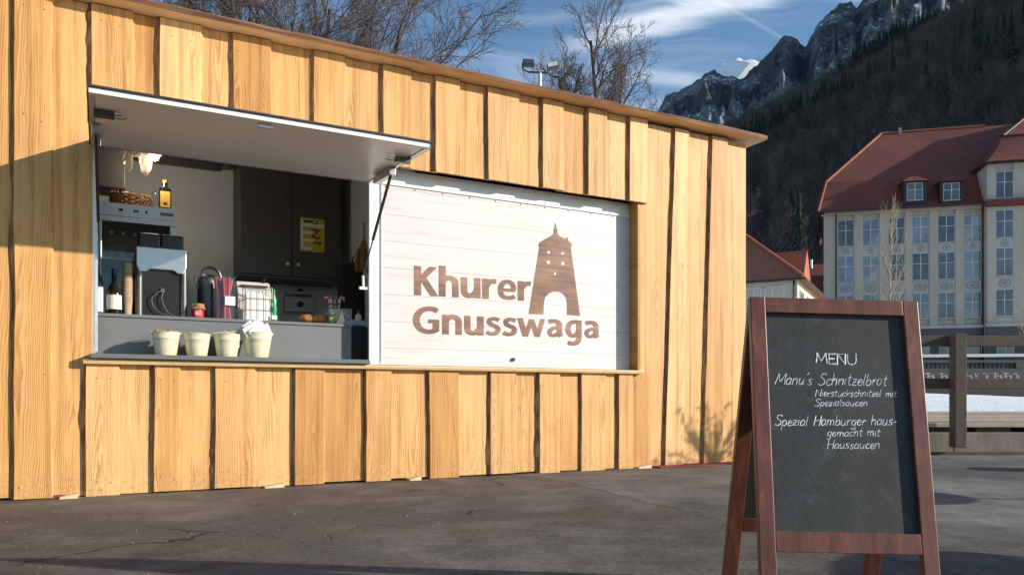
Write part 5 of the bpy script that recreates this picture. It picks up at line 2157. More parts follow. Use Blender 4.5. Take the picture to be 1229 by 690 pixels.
for x_ in cols:
    for z0, z1 in rows:
        window(sch, x_, z0, z1, REC - .14)
    for k, (za, zb_) in enumerate(((rows[0][0], rows[1][1]), (rows[1][0], rows[2][1]))):
        q = MB()
        q.box(x_ - WWID / 2, x_ + WWID / 2, REC - .17, REC - .003, zb_ + .005, za - .10)
        o = q.build('spandrel_panel', MAT['spandrel'], sch)
        q = MB()
        rosette(q, x_, (za + zb_) / 2 - .04, REC - .175, (.34, .62)[k], .40 if k else .34, 6 if k == 0 else 8)
        q.build('relief', MAT['rosette'], o)
    window(sch, x_, bzv(428), bzv(412.5), -.17, 1.5, 1)
# bay
VBAY = -1.0
zBE = bzv(196, 1190, VBAY)
q = MB()
q.box(S_BAY, S_END, VBAY + .22, 13, -2, zBE)
bay_wall = q.build('bay_wall', MAT['plaster'], sch)
edges = [S_BAY] + [c for k in bay_cols for c in (k - WWID / 2, k + WWID / 2)] + [S_END]
for k in range(0, len(edges), 2):
    q = MB()
    q.box(edges[k], edges[k + 1], VBAY, VBAY + .218, z_pl, zBE - .05)
    q.build('pilaster', MAT['plaster'], sch, bevel=.03)
q = MB()
q.box(S_BAY - .12, S_END, VBAY - .45, VBAY + .217, bzv(248, 1200, -1), bzv(240, 1200, -1))
q.build('tiled_band', MAT['tile'], sch)
q = MB()
q.box(S_BAY - .08, S_END, VBAY - .10, VBAY + .216, -2, z_pl - .35)
q.build('rustic_base', MAT['plaster_grey'], sch)
q = MB()
q.box(S_BAY - .2, S_END, VBAY - .26, VBAY + .216, z_pl - .35, z_pl)
q.build('string_course', MAT['spandrel'], sch, bevel=.05)
zt0, zt1 = bzv(237.5, 1206, -1), bzv(205.5, 1206, -1)
for x_ in bay_cols:
    window(sch, x_, zt0, zt1, VBAY + .06, 1.62)
    for z0, z1 in rows:
        window(sch, x_, z0, z1, VBAY + .06)
    for k, (za, zb_) in enumerate(((rows[0][0], rows[1][1]), (rows[1][0], rows[2][1]))):
        q = MB()
        q.box(x_ - WWID / 2, x_ + WWID / 2, VBAY + .04, VBAY + .215, zb_ + .005, za - .10)
        o = q.build('spandrel_panel', MAT['spandrel'], sch)
        q = MB()
        rosette(q, x_, (za + zb_) / 2 - .04, VBAY + .034, (.36, .62)[k], .42, 6)
        q.build('relief', MAT['rosette'], o)
    q = MB()
    q.box(x_ - WWID / 2, x_ + WWID / 2, VBAY + .04, VBAY + .215, rows[0][1] + .005, bzv(248, 1200, -1) + .0)
    q.build('lintel', MAT['plaster'], sch)
    q = MB()
    q.box(x_ - WWID / 2, x_ + WWID / 2, VBAY + .04, VBAY + .214, z_pl, rows[2][0] - .10)
    q.build('apron', MAT['plaster'], sch)
    window(sch, x_, bzv(428), bzv(412.5), VBAY - .17, 1.5, 1)
# roofs: lower steep part, kink, flatter upper part
zB = bzv(215, 1060, 1.9)
vR = 9.0
zR = BF.hit(1058, 161, vR)[1]
sR = BF.hit(1058, 161, vR)[0]
q = MB()
brk_s, brk_v = bs(991.5, 1.9), 1.9
n_c = 6
vs, fs = [], []
prof = []
for k in range(n_c + 1):                                    # the lower part flares outwards at the eaves
    a = k / n_c
    prof.append((-.75 + (brk_v + .75) * (a ** .8) * 1.0, zE + .28 + (zB - zE - .28) * a ** 1.25, -.7 + (brk_s + .7) * a))
prof.append((vR, zR, sR))
for v_, z_, s_ in prof:
    vs += [(s_, v_, z_), (S_BAY + 6, v_, z_), (s_ + SHW * 1.25, 18 - v_, z_)]
for k in range(len(prof) - 1):
    a, c = 3 * k, 3 * (k + 1)
    fs += [(a, a + 1, c + 1, c), (a + 2, a, c, c + 2)]
q.add(vs, fs)
q.build('roof', MAT['tile'], sch)
q = MB()
q.box(-.75, S_BAY - .1, -.85, -.70, zE + .18, zE + .33)
q.tube([(bs(1003.5), -.08, zE + .2), (bs(1003.5), -.08, -1)], .07, 8)
q.tube([(S_BAY - .15, -.12, zE + .2), (S_BAY - .15, -.12, -1)], .09, 8)
q.prism([(-.7, -.7), (-.1, -.7), (SHW + .2, 15), (SHW - .4, 15)], 'z', zE + .12, zE + .20)
q.build('gutter', MAT['gutter'], sch)
q = MB()
q.tube([(sR, vR, zR + .05), (S_BAY + 3, vR, zR + .05)], .16, 8)
q.tube([(brk_s, brk_v, zB + .03), (sR, vR, zR + .05)], .14, 8)
q.tube([(-.7, -.75, zE + .3), (brk_s, brk_v, zB + .03)], .12, 8)
xx = BF.hit(1080, 158, vR)[0]
q.build('ridge_tiles', MAT['tile_low'], sch)
q = MB()
q.box(xx - .12, xx + .12, vR - .25, vR + .1, zR - .3, zR + .5)
q.build('chimney', MAT['spandrel'], sch)
# bay roof
q = MB()
prof = []
zb1 = BF.hit(1203, 164, 1.2)[1]
sb1 = BF.hit(1203, 164, 1.2)[0]
for k in range(n_c + 1):
    a = k / n_c
    prof.append((VBAY - .6 + (1.2 - VBAY + .6) * a ** .75, zBE + (zb1 - zBE) * a ** 1.25, S_BAY - .6 + (sb1 - S_BAY + .6) * a ** .75))
prof.append((7.5, zb1 + 5.2, sb1 + 6.2))
vs, fs = [], []
for v_, z_, s_ in prof:
    vs += [(s_, v_, z_), (S_END + .5, v_, z_), (s_, 15 - v_, z_)]
for k in range(len(prof) - 1):
    a, c = 3 * k, 3 * (k + 1)
    fs += [(a, a + 1, c + 1, c), (a + 2, a, c, c + 2)]
q.add(vs, fs)
q.build('bay_roof', MAT['tile'], sch)
q = MB()
q.box(S_BAY - .65, S_END, VBAY - .70, VBAY - .52, zBE - .12, zBE + .04)
q.box(S_BAY - .62, S_BAY - .02, VBAY - .55, 12, zBE - .10, zBE - .02)
q.tube([(sb1, 1.2, zb1 + .04), (S_END, 1.2, zb1 + .04)], .12, 8)
q.tube([(sb1, 1.2, zb1 + .04), (sb1 + 6.2, 7.5, zb1 + 5.25)], .14, 8)
q.build('gutter', MAT['gutter'], sch)
# dormers
for px in (1098.5, 1142.5):
    vd = -.35
    x_ = bs(px, vd)
    z0, z1 = bzv(240, px, vd), bzv(219, px, vd)
    q = MB()
    q.box(x_ - 1.1, x_ - .86, vd, 3, z0 - .5, z1 + .12)
    q.box(x_ + .86, x_ + 1.1, vd, 3, z0 - .5, z1 + .12)
    q.box(x_ - .86, x_ + .86, vd + .05, 3, z0 - .5, z0 - .1)
    q.box(x_ - .86, x_ + .86, vd + .25, 3, z0 - .1, z1 + .1)
    dm = q.build('dormer', MAT['gutter'], sch)
    q = MB()
    q.add([(x_ - 1.35, vd - .25, z1 + .12), (x_ + 1.35, vd - .25, z1 + .12), (x_ + 1.35, 4, z1 + .12), (x_ - 1.35, 4, z1 + .12), (x_ - .1, vd + .9, z1 + .95), (x_ + .1, vd + .9, z1 + .95), (x_ + .1, 4, z1 + .95), (x_ - .1, 4, z1 + .95)],
          [(0, 1, 5, 4), (1, 2, 6, 5), (3, 0, 4, 7), (4, 5, 6, 7), (0, 3, 2, 1)])
    q.build('dormer_roof', MAT['tile'], dm)
    window(sch, x_, z0, z1, vd + .12, 1.55, 2)

# stone balustrade in front of the school
e = empty('stone_balustrade', (0, 74, 0), 0, 'grey stone balustrade running in front of the school', 'balustrade')
q = MB()
zt_, zb_ = .62 + (478 - 432) / F_PX * 74, .62 + (478 - 442) / F_PX * 74
q.box(20, 80, -.2, .2, zt_ - .25, zt_)
q.box(20, 80, -.22, .22, -1, zb_)
q.build('balustrade_base', MAT['dark_stone'], e)
q = MB()
x0 = 20
while x0 < 60:
    q.lathe([(.10, 0), (.12, .1), (.07, .25), (.12, .45), (.08, .6), (.1, zt_ - zb_ - .25)], 6, (x0, 0, zb_))
    x0 += .42
for k in range(9):
    q.box(20 + k * 5.6, 20.9 + k * 5.6, -.26, .26, zb_, zt_ - .26)
o = q.build('balusters', MAT['dark_stone'], e)
o['kind'] = 'stuff'

# ------------------------------------------------------------------ bicycles parked below the balustrade
MAT['bike'] = plain('pale_bike_paint', (.55, .55, .55), .4, .3)
MAT['tyre'] = plain('tyre', (.03, .03, .03), .8)


def bicycle():
    e = empty('parked_bicycle')
    for x_ in (-.53, .53):
        q = MB()
        ring = [(x_ + .33 * math.cos(a), 0, .35 + .33 * math.sin(a)) for a in [2 * math.pi * k / 20 for k in range(21)]]
        q.tube(ring, .022, 5)
        q.tube([(x_ - .3, 0, .35), (x_ + .3, 0, .35)], .006, 4)
        q.tube([(x_, 0, .05), (x_, 0, .65)], .006, 4)
        q.build('wheel', MAT['tyre'], e)
    q = MB()
    for a, c in (((-.53, .35), (-.05, .33)), ((-.05, .33), (.34, .80)), ((-.17, .82), (.36, .85)), ((-.05, .33), (-.2, .95)), ((-.53, .35), (-.17, .78)), ((.53, .35), (.33, .98))):
        q.tube([(a[0], 0, a[1]), (c[0], 0, c[1])], .028, 6)
    q.build('bike_frame', MAT['bike'], e)
    q = MB()
    q.tube([(.26, -.28, 1.02), (.34, -.1, 1.04), (.34, .1, 1.04), (.26, .28, 1.02)], .022, 6)
    q.build('handlebar', MAT['bike'], e)
    q = MB()
    q.box(-.34, -.08, -.07, .07, .95, 1.02)
    q.build('saddle', MAT['tyre'], e, bevel=.02)
    return e


bp = None
rg = random.Random(14)
YB = 66.0
spots = [1108, 1118, 1134, 1163, 1172, 1185, 1199, 1211, 1222]
for i, px in enumerate(spots):
    o = bicycle() if bp is None else copy_tree(bp)
    bp = bp or o
    o.location = ((px - CX) / F_PX * YB, YB, 1.66 + .02 * (i % 2))
    o.rotation_euler = (0, 0, R(90) + rg.uniform(-.7, .7))
    o.scale = (1.05, 1.05, 1.05)
    tag(o, 'pale bicycle parked in the row below the stone balustrade', 'bicycle', 'bicycles parked below the balustrade')

# ------------------------------------------------------------------ low house with the hipped roof
LA = math.atan2(-.477, .879)
LD = 50.0
LF = Frame(((957 - CX) / F_PX * LD, LD), LA)                # origin: its right front corner; s runs to the left (negative)
hs = empty('low_house', LF.world(0, 0, 0), LF.ang, 'low cream house with orange hipped roof beside the school', 'house')
zle = LF.hit(957, 333)[1]
W_, D_ = 16.0, 24.0
q = MB()
q.box(-W_, 0, 0, D_, -1, zle)
q.build('wall', MAT['plaster_cream'], hs)
q = MB()
ov = .42
rh = 7.0
vs = [(-W_ - ov, -ov, zle - .1), (ov, -ov, zle - .1), (ov, D_ + ov, zle - .1), (-W_ - ov, D_ + ov, zle - .1),
      (-W_ / 2 - .2, W_ / 2, zle + rh), (-W_ / 2 + .2, W_ / 2, zle + rh), (-W_ / 2 + .2, D_ - W_ / 2, zle + rh), (-W_ / 2 - .2, D_ - W_ / 2, zle + rh)]
mids = []
q.add(vs, [(0, 1, 5, 4), (1, 2, 6, 5), (2, 3, 7, 6), (3, 0, 4, 7), (4, 5, 6, 7), (0, 3, 2, 1)])
rfo = q.build('roof', MAT['tile_low'], hs)
q = MB()
q.tube([(ov, -ov, zle), (-W_ / 2 + .2, W_ / 2, zle + rh + .05)], .13, 6)
q.build('ridge_tiles', MAT['tile_low'], rfo)
q = MB()
q.tube([(ov, D_ + ov, zle), (-W_ / 2 + .2, D_ - W_ / 2, zle + rh + .05)], .13, 6)
q.build('ridge_tiles', MAT['tile_low'], rfo)
q = MB()
q.box(-W_ - ov, ov, -ov - .14, -ov - .01, zle - .22, zle - .06)
q.box(ov + .01, ov + .14, -ov, D_ + ov, zle - .22, zle - .06)
q.tube([(-.2, -.08, zle), (-.2, -.08, 0)], .07, 6)
q.build('gutter', MAT['gutter'], hs)
for px0 in (927, 905, 880):
    x_ = LF.hit(px0)[0]
    window(hs, x_, LF.hit(927, 366)[1], LF.hit(927, 344)[1], -.02, 1.5, 1)
for k in range(6):
    vv = 1.6 + k * 3.4
    f = MB()
    f.box(.02, .08, vv - .65, vv + .65, zle - 2.6, zle - .7)
    fo = f.build('window', MAT['win_frame'], hs)
    p = MB()
    for s in (-.33, .33):
        p.box(.081, .09, vv + s - .26, vv + s + .26, zle - 2.5, zle - .8)
    p.build('pane', MAT['win_glass'], fo)
q = MB()
x_ = -1.8
q.prism([(8.5, zle + 1.2), (12.5, zle + 1.2), (10.5, zle + 3.6)], 'x', -6, -.8)
q.build('dormer_roof', MAT['tile_low'], rfo)
# second house behind
H2 = Frame(((947 - CX) / F_PX * 92, 92), R(-12))
h2 = empty('rear_house', H2.world(0, 0, 0), H2.ang, 'dark red roofed house half hidden between low house and school', 'house')
zt2, zb2 = H2.hit(965, 313)[1], H2.hit(965, 352)[1]
q = MB()
q.box(-6, 9, 3, 10, -1, zb2 + .5)
q.build('wall', MAT['plaster'], h2)
q = MB()
q.add([(-7, 2, zb2), (10, 2, zb2), (10, 11, zb2), (-7, 11, zb2), (-7, 6.5, zt2 + .6), (10, 6.5, zt2 + .6)], [(0, 1, 5, 4), (2, 3, 4, 5), (1, 2, 5), (3, 0, 4), (0, 3, 2, 1)])
q.build('roof', MAT['tile'], h2)
q = MB()
cx_ = H2.hit(973, 310, 6.5)[0]
q.tube([(cx_, 6, zt2 - .5), (cx_, 6, zt2 + 1.1)], .14, 10)
q.tube([(cx_ - 2.6, 6, zt2 - .5), (cx_ - 2.6, 6, zt2 + .8)], .13, 10)
q.build('flue', MAT['steel'], h2)

# ------------------------------------------------------------------ trees
m_, t, b = new_mat('tree_bark')
tc = t.n('TexCoord').outputs['Object']
bk = t.noise(t.scale(tc, (5, 5, 1.2)), 1.0, 6, .65)
t.l(t.ramp(bk, [(.32, (.035, .026, .020)), (.52, (.085, .066, .050)), (.72, (.16, .13, .095))]), b.inputs['Base Color'])
b.inputs['Roughness'].default_value = .9
bump(t, b, bk, .6, .03)
MAT['tree_bark'] = m_
MAT['twig'] = plain('twig_bark', (.115, .085, .070), .85, 0, .3, 1.2)
MAT['pale_twig'] = plain('pale_twig', (.34, .28, .19), .85, 0, .25, 1.2)
MAT['red_twig'] = plain('reddish_twig', (.125, .088, .073), .85, 0, .3, 1.2)


def grow(seed, height, r0, levels, spread, stems=1, start=.25, kids=(9, 7, 6, 4), lean=0.0, trop=.12, ratio=.55, kink=.16, rmin=.0058, ratio2=.5):
    """Returns trunk and crown mesh builders of a leafless tree standing at the origin."""
    rg = random.Random(seed)
    tk, cw = MB(), MB()

    def branch(p, d, L_, r_, lv):
        n_ = 7 if lv == 0 else (5 if lv == 1 else (4 if lv == 2 else 3))
        pts, rad = [p.copy()], [r_]
        dd = d.copy()
        for i in range(n_):
            k = Vector((rg.gauss(0, 1), rg.gauss(0, 1), rg.gauss(0, .6))) * kink * (.5 if lv == 0 else 1)
            dd = (dd + k + Vector((0, 0, trop))).normalized()
            pts.append(pts[-1] + dd * L_ / n_)
            tend = r_ * (.35 if lv < levels else .25)
            rad.append(r_ + (tend - r_) * (i + 1) / n_)
        mb = tk if lv == 0 else cw
        mb.tube(pts, rad, (8, 6, 5, 3, 3, 3)[lv], cap=False)
        if lv >= levels:
            return
        nk = kids[min(lv, len(kids) - 1)]
        st = start if lv == 0 else .15
        for j in range(nk):
            f = st + (1 - st) * (j + rg.uniform(.2, .9)) / nk
            i = min(int(f * n_), n_ - 1)
            q = pts[i].lerp(pts[i + 1], f * n_ - i)
            base = (pts[i + 1] - pts[i]).normalized()
            side = base.orthogonal().normalized()
            side.rotate(Matrix.Rotation(rg.uniform(0, 6.283), 3, base))
            a = spread * rg.uniform(.7, 1.3)
            nd = (base * math.cos(a) + side * math.sin(a)).normalized()
            LL = L_ * (ratio if lv == 0 else ratio2) * rg.uniform(.7, 1.2) * (1.15 - .5 * f)
            rr_ = max(rmin, min(rad[i] * .7, r_ * .45 * (1.1 - .5 * f)))
            branch(q, nd, LL, rr_, lv + 1)

    for s in range(stems):
        a = 6.283 * s / max(1, stems) + rg.uniform(-.5, .5)
        d = Vector((math.cos(a) * lean, math.sin(a) * lean, 1)).normalized()
        branch(Vector((math.cos(a) * .25 * (stems > 1), math.sin(a) * .25 * (stems > 1), 0)), d, height * rg.uniform(.9, 1.05), r0, 0)
    return tk, cw


def plant_tree(name, label, loc, mt, mc, group=None, rz=0.0, cat='tree', **kw):
    tk, cw = grow(**kw)
    e = empty(name, loc, rz, label, cat, group)
    tk.build('trunk', mt, e, smooth=True)
    cw.build('crown', mc, e)
    return e


plant_tree('bare_tree', 'big leafless tree with pale stems behind the left half of the truck roof', (-6.4, 19.5, 0), MAT['tree_bark'], MAT['twig'],
           seed=11, height=10.5, r0=.115, levels=4, spread=.62, stems=5, start=.22, kids=(12, 9, 8, 6), lean=.20, trop=.06, ratio=.46)
plant_tree('bare_tree', 'spreading leafless tree whose twigs hang over the middle of the truck roof', (-5.0, 18.0, 0), MAT['tree_bark'], MAT['twig'],
           seed=23, height=9.4, r0=.095, levels=4, spread=.62, stems=4, start=.25, kids=(12, 9, 8, 6), lean=.20, trop=.03, ratio=.46)
plant_tree('bare_tree', 'leafless tree standing alone against the sky beside the floodlight', (4.75, 36.5, 0), MAT['tree_bark'], MAT['red_twig'],
           seed=41, height=16.4, r0=.17, levels=4, spread=.78, stems=4, start=.66, kids=(12, 7, 6, 4), lean=.035, trop=.09, ratio=.23, rmin=.010, kink=.13, ratio2=.55)
for i, (px, py, d_, h_) in enumerate(((782, 122, 60, 0), (815, 132, 66, 0))):
    X_ = (px - CX) / F_PX * d_
    zt_ = CAM_Z + (HZ - py + 14) / F_PX * d_
    plant_tree('russet_tree', ('russet twiggy tree top just above the roof right of the lone tree', 'small russet tree top above the right end of the roof')[i], (X_, d_, 0), MAT['tree_bark'], MAT['red_twig'],
               group=None, seed=60 + i, height=zt_ * .78, r0=.3, levels=4, spread=.6, stems=3, start=.6, kids=(12, 7, 6, 5), lean=.08, trop=.08, ratio=.24, ratio2=.55, rmin=.014)
# slim pale trees in front of the school
d_ = 45.0
sn = plant_tree('young_tree', 'slim pale leafless young tree in front of the school windows', ((1066 - CX) / F_PX * d_, d_, 0), MAT['pale_twig'], MAT['pale_twig'],
                seed=71, height=11.1, r0=.10, levels=2, spread=.45, stems=1, start=.30, kids=(26, 6), lean=.0, trop=.12, ratio=.26, kink=.06)
plant_tree('young_tree', 'pale leafless young tree cut by the right edge in front of the school', ((1243 - CX) / F_PX * d_, d_, 0), MAT['pale_twig'], MAT['pale_twig'],
           seed=72, height=9.6, r0=.10, levels=2, spread=.45, stems=1, start=.30, kids=(24, 6), lean=.0, trop=.12, ratio=.26, kink=.06)

# floodlight mast behind the truck
d_ = 15.0
fx, fz = (648 - CX) / F_PX * d_, CAM_Z + (HZ - 87) / F_PX * d_
e = empty('floodlight_mast', (fx, d_, 0), 0, 'slim mast with two floodlights rising behind the truck roof', 'floodlight')
q = MB()
q.tube([(0, 0, 0), (0, 0, fz)], [.05, .035], 10)
q.build('pole', MAT['white_pipe'], e, smooth=True)
q = MB()
q.tube([(-.22, 0, fz), (.14, 0, fz - .01)], .022, 8)
q.tube([(-.22, 0, fz), (-.33, -.02, fz + .05), (-.34, -.02, fz + .10)], .014, 6)
q.tube([(.14, 0, fz), (.18, -.02, fz + .06)], .014, 6)
q.build('cross_arm', MAT['dark_steel'], e)
for x_, z_, ry in ((-.225, .16, 4), (.245, .11, -14)):
    M = Matrix.Translation((x_, -.04, fz + z_)) @ Matrix.Rotation(R(ry), 4, 'Y') @ Matrix.Rotation(R(-12), 4, 'X')
    q = MB()
    q.prism([(-.125, -.06), (.125, -.06), (.105, .06), (-.105, .06)], 'y', -.05, .07, M=M)
    lh = q.build('lamp_head', MAT['dark_steel'], e, bevel=.012)
    q = MB()
    q.box(-.095, .095, -.056, -.0505, -.045, .045, M=M)
    q.build('lamp_glass', MAT['pale_ink'] if x_ > 0 else MAT['win_glass'], lh)

# ------------------------------------------------------------------ hillside, forest and mountains
def sstep(x, a, c):
    k = np.clip((x - a) / (c - a), 0, 1)
    return k * k * (3 - 2 * k)


def vnoise(x, y, seed):
    """Cheap smooth value noise on arrays."""
    xi, yi = np.floor(x).astype(int), np.floor(y).astype(int)
    xf, yf = x - xi, y - yi
    xf, yf = xf * xf * (3 - 2 * xf), yf * yf * (3 - 2 * yf)

    def h(a, c):
        k = (a * 374761393 + c * 668265263 + seed * 1442695041) & 0x7fffffff
        k = ((k ^ (k >> 13)) * 1274126177) & 0x7fffffff
        return ((k ^ (k >> 16)) & 0xffff) / 65535.0
    return (h(xi, yi) * (1 - xf) + h(xi + 1, yi) * xf) * (1 - yf) + (h(xi, yi + 1) * (1 - xf) + h(xi + 1, yi + 1) * xf) * yf


def fbm(x, y, seed, oct_=5, gain=.5):
    s, a = 0, 1.0
    for k in range(oct_):
        s = s + a * (vnoise(x * 2 ** k, y * 2 ** k, seed + k) - .5)
        a *= gain
    return s


def hill_h(x, y):
    lin = .493 * x + .345 * y - 62
    h = np.maximum(0, lin) ** 1.0
    far = sstep(y + 30 * fbm(x / 90, y / 90, 5, 3), 640, 800)
    h = np.maximum(0, h - 24 * sstep(y, 280, 620))
    h = h * sstep(y, 70, 135) * (1 - .55 * far)
    h = h + sstep(h, 2, 40) * (22 * fbm(x / 120, y / 120, 7, 4) + 5 * fbm(x / 25, y / 25, 9, 3))
    return h - 1.5


def grid(name, xs, ys, hf, mat):
    Xg, Yg = np.meshgrid(xs, ys)
    Zg = hf(Xg, Yg)
    vs = np.stack([Xg.ravel(), Yg.ravel(), Zg.ravel()], 1)
    nx_, ny_ = len(xs), len(ys)
    idx = np.arange(nx_ * ny_).reshape(ny_, nx_)
    fs = np.stack([idx[:-1, :-1].ravel(), idx[:-1, 1:].ravel(), idx[1:, 1:].ravel(), idx[1:, :-1].ravel()], 1)
    me = bpy.data.meshes.new(name)
    me.from_pydata(vs.tolist(), [], fs.tolist())
    me.materials.append(mat)
    me.polygons.foreach_set('use_smooth', [True] * len(fs))
    o = bpy.data.objects.new(name, me)
    C.objects.link(o)
    return o


m_, t, b = new_mat('forest_floor')
tc = t.n('TexCoord').outputs['Object']
n1 = t.noise(tc, .05, 6, .65)
t.l(t.ramp(n1, [(.35, (.022, .017, .013)), (.6, (.055, .042, .032)), (.75, (.035, .04, .024))]), b.inputs['Base Color'])
b.inputs['Roughness'].default_value = .95
MAT['forest_floor'] = m_
tag(grid('wooded_hillside', np.linspace(-60, 900, 161), np.linspace(60, 860, 135), hill_h, MAT['forest_floor']), kind='structure')

m_, t, b = new_mat('bare_wood')
tc = t.n('TexCoord').outputs['Object']
at = t.n('Attribute', attribute_name='tone')
col = t.ramp(at.outputs['Fac'], [(0.0, (.022, .034, .026)), (.30, (.040, .056, .040)), (.38, (.080, .062, .054)), (.7, (.155, .120, .102)), (1.0, (.25, .20, .17))])
t.l(col, b.inputs['Base Color'])
b.inputs['Roughness'].default_value = .95
b.inputs['Specular IOR Level'].default_value = .1
MAT['forest'] = m_


def proto_bare(seed, dense):
    rg = random.Random(seed)
    v_, f_ = [], []

    def spike(a, c, r):
        d = (c - a)
        u = d.orthogonal().normalized() * r
        w_ = d.cross(u).normalized() * r
        o = len(v_)
        v_.extend([tuple(a + u), tuple(a - u * .5 + w_ * .87), tuple(a - u * .5 - w_ * .87), tuple(c)])
        f_.extend([(o, o + 1, o + 3), (o + 1, o + 2, o + 3), (o + 2, o, o + 3)])
    spike(Vector((0, 0, -1)), Vector((rg.uniform(-.6, .6), rg.uniform(-.6, .6), 13)), .17)
    for k in range(dense):
        z = rg.uniform(3.5, 11.5)
        a = rg.uniform(0, 6.283)
        r = rg.uniform(1.2, 4.0) * (1 - abs(z - 7.5) / 9)
        p = Vector((0, 0, z))
        c = Vector((r * math.cos(a), r * math.sin(a), z + rg.uniform(1.2, 4.0)))
        spike(p, c, .075)
        for j in range(3):
            m0 = p.lerp(c, rg.uniform(.3, .9))
            spike(m0, m0 + Vector((rg.uniform(-1.5, 1.5), rg.uniform(-1.5, 1.5), rg.uniform(.4, 2.2))), .05)
    return np.array(v_), np.array(f_)


def proto_conifer(seed):
    rg = random.Random(seed)
    v_, f_ = [], []
    H_ = 17
    for k in range(11):
        z = 2.0 + (H_ - 2) * k / 11
        r = 3.1 * (1 - k / 11.5)
        n_ = 8
        ph = rg.uniform(0, 6)
        for j in range(n_):
            a = ph + 6.283 * j / n_
            rr_ = r * rg.uniform(.65, 1.15)
            da = .36
            o = len(v_)
            v_.extend([(0, 0, z + 1.9), (rr_ * .7 * math.cos(a - da), rr_ * .7 * math.sin(a - da), z), (rr_ * math.cos(a), rr_ * math.sin(a), z - .7 * rg.uniform(.4, 1.3)), (rr_ * .7 * math.cos(a + da), rr_ * .7 * math.sin(a + da), z)])
            f_.extend([(o, o + 1, o + 2), (o, o + 2, o + 3)])
    return np.array(v_, float), np.array(f_)


def scatter(name, pts, kinds, protos, tones, scales, rots):
    V, Fc, T = [], [], []
    off = 0
    for p, k, tn, s, r in zip(pts, kinds, tones, scales, rots):
        pv, pf = protos[k]
        c_, s_ = math.cos(r), math.sin(r)
        q = pv * np.array([s[0], s[0], s[1]])
        q = np.stack([q[:, 0] * c_ - q[:, 1] * s_, q[:, 0] * s_ + q[:, 1] * c_, q[:, 2]], 1) + p
        V.append(q)
        Fc.append(pf + off)
        T.append(np.full(len(q), tn))
        off += len(q)
    V, Fc, T = np.concatenate(V), np.concatenate(Fc), np.concatenate(T)
    me = bpy.data.meshes.new(name)
    me.vertices.add(len(V))
    me.vertices.foreach_set('co', V.astype(np.float32).ravel())
    me.loops.add(len(Fc) * 3)
    me.loops.foreach_set('vertex_index', Fc.astype(np.int32).ravel())
    me.polygons.add(len(Fc))
    me.polygons.foreach_set('loop_start', np.arange(0, len(Fc) * 3, 3, dtype=np.int32))
    me.polygons.foreach_set('loop_total', np.full(len(Fc), 3, dtype=np.int32))
    me.update()
    a = me.attributes.new('tone', 'FLOAT', 'POINT')
    a.data.foreach_set('value', T.astype(np.float32))
    me.materials.append(MAT['forest'])
    o = bpy.data.objects.new(name, me)
    C.objects.link(o)
    return o


nr = np.random.default_rng(4)
protos = [proto_bare(100 + k, 20) for k in range(5)] + [proto_bare(200 + k, 9) for k in range(4)] + [proto_conifer(300 + k) for k in range(4)]
N = 15000
yy = 95 + (700 - 95) * np.sqrt(nr.random(N))
uu = nr.uniform(.17, .86, N)
xx = uu * yy
hh = hill_h(xx, yy)
ok = hh > 1.0
xx, yy, hh = xx[ok], yy[ok], hh[ok]
con = fbm(xx / 110, yy / 110, 31, 4) + .10 * nr.normal(size=len(xx)) - .03 * (yy > 520)
kinds, tones, scales = [], [], []
for x_, y_, c_ in zip(xx, yy, con):
    if c_ > .20:
        kinds.append(9 + nr.integers(4))
        tones.append(nr.uniform(0, .28))
        s = nr.uniform(.7, 1.15)
        scales.append((s, s * nr.uniform(.9, 1.2)))
    else:
        kinds.append(nr.integers(5) if y_ < 330 else 5 + nr.integers(4))
        tones.append(np.clip(nr.normal(.62, .13), .4, 1))
        s = nr.uniform(.75, 1.2)
        scales.append((s * (1.0 if y_ < 330 else 1.35), s))
tag(scatter('hillside_forest', np.stack([xx, yy, hh - .3], 1), kinds, protos, tones, scales, nr.uniform(0, 6.28, len(xx))),
    'dark leafless and evergreen forest covering the hillside', 'forest', kind='stuff')

# rock peaks behind the hill
m_, t, b = new_mat('cliff_rock')
ge = t.n('NewGeometry')
tc = t.n('TexCoord').outputs['Object']
n1 = t.noise(t.scale(tc, (.012, .012, .008)), 1.0, 8, .68)
n2 = t.noise(t.scale(tc, (.05, .05, .03)), 1.0, 6, .7)
n3 = t.noise(t.scale(tc, (.006, .006, .006)), 1.0, 7, .65)
rock = t.ramp(t.m('ADD', t.m('MULTIPLY', n1, .5), t.m('MULTIPLY', n2, .5)), [(.34, (.125, .128, .134)), (.52, (.17, .173, .178)), (.70, (.225, .227, .23))])
sn_ = t.n('SeparateXYZ')
t.l(ge.outputs['Normal'], sn_.inputs[0])
veg = t.step(t.m('ADD', t.m('MULTIPLY', n3, 1.0), t.m('MULTIPLY', sn_.outputs[2], .10)), .545, .605)
rock = t.mix(t.m('MULTIPLY', veg, .9), rock, (.042, .050, .048))
snow_ = t.m('MULTIPLY', t.step(t.m('ADD', t.m('MULTIPLY', n2, .7), t.m('MULTIPLY', sn_.outputs[2], .42)),   .69, .77), t.m('SUBTRACT', 1.0, t.m('MULTIPLY', veg, .8)))
rock = t.mix(snow_, rock, (.75, .77, .80))
t.l(rock, b.inputs['Base Color'])
b.inputs['Roughness'].default_value = .95
bump(t, b, t.m('ADD', n1, n2), .7, 8.0)
MAT['cliff'] = m_
SIL = [(640, 240), (700, 205), (760, 165), (786, 140), (800, 113), (815, 110), (826, 103), (837, 96), (848, 90), (858, 85), (866, 90), (874, 94), (884, 95), (896, 91), (904, 81), (917, 71), (924, 62), (932, 51),
       (939, 46), (946, 41), (953, 46), (960, 53), (967, 56), (973, 43), (985, 27), (998, 14), (1010, 4), (1021, 2), (1028, 8), (1040, 0), (1062, -14), (1100, -40), (1160, -62), (1230, -80), (1330, -90), (1450, -70)]
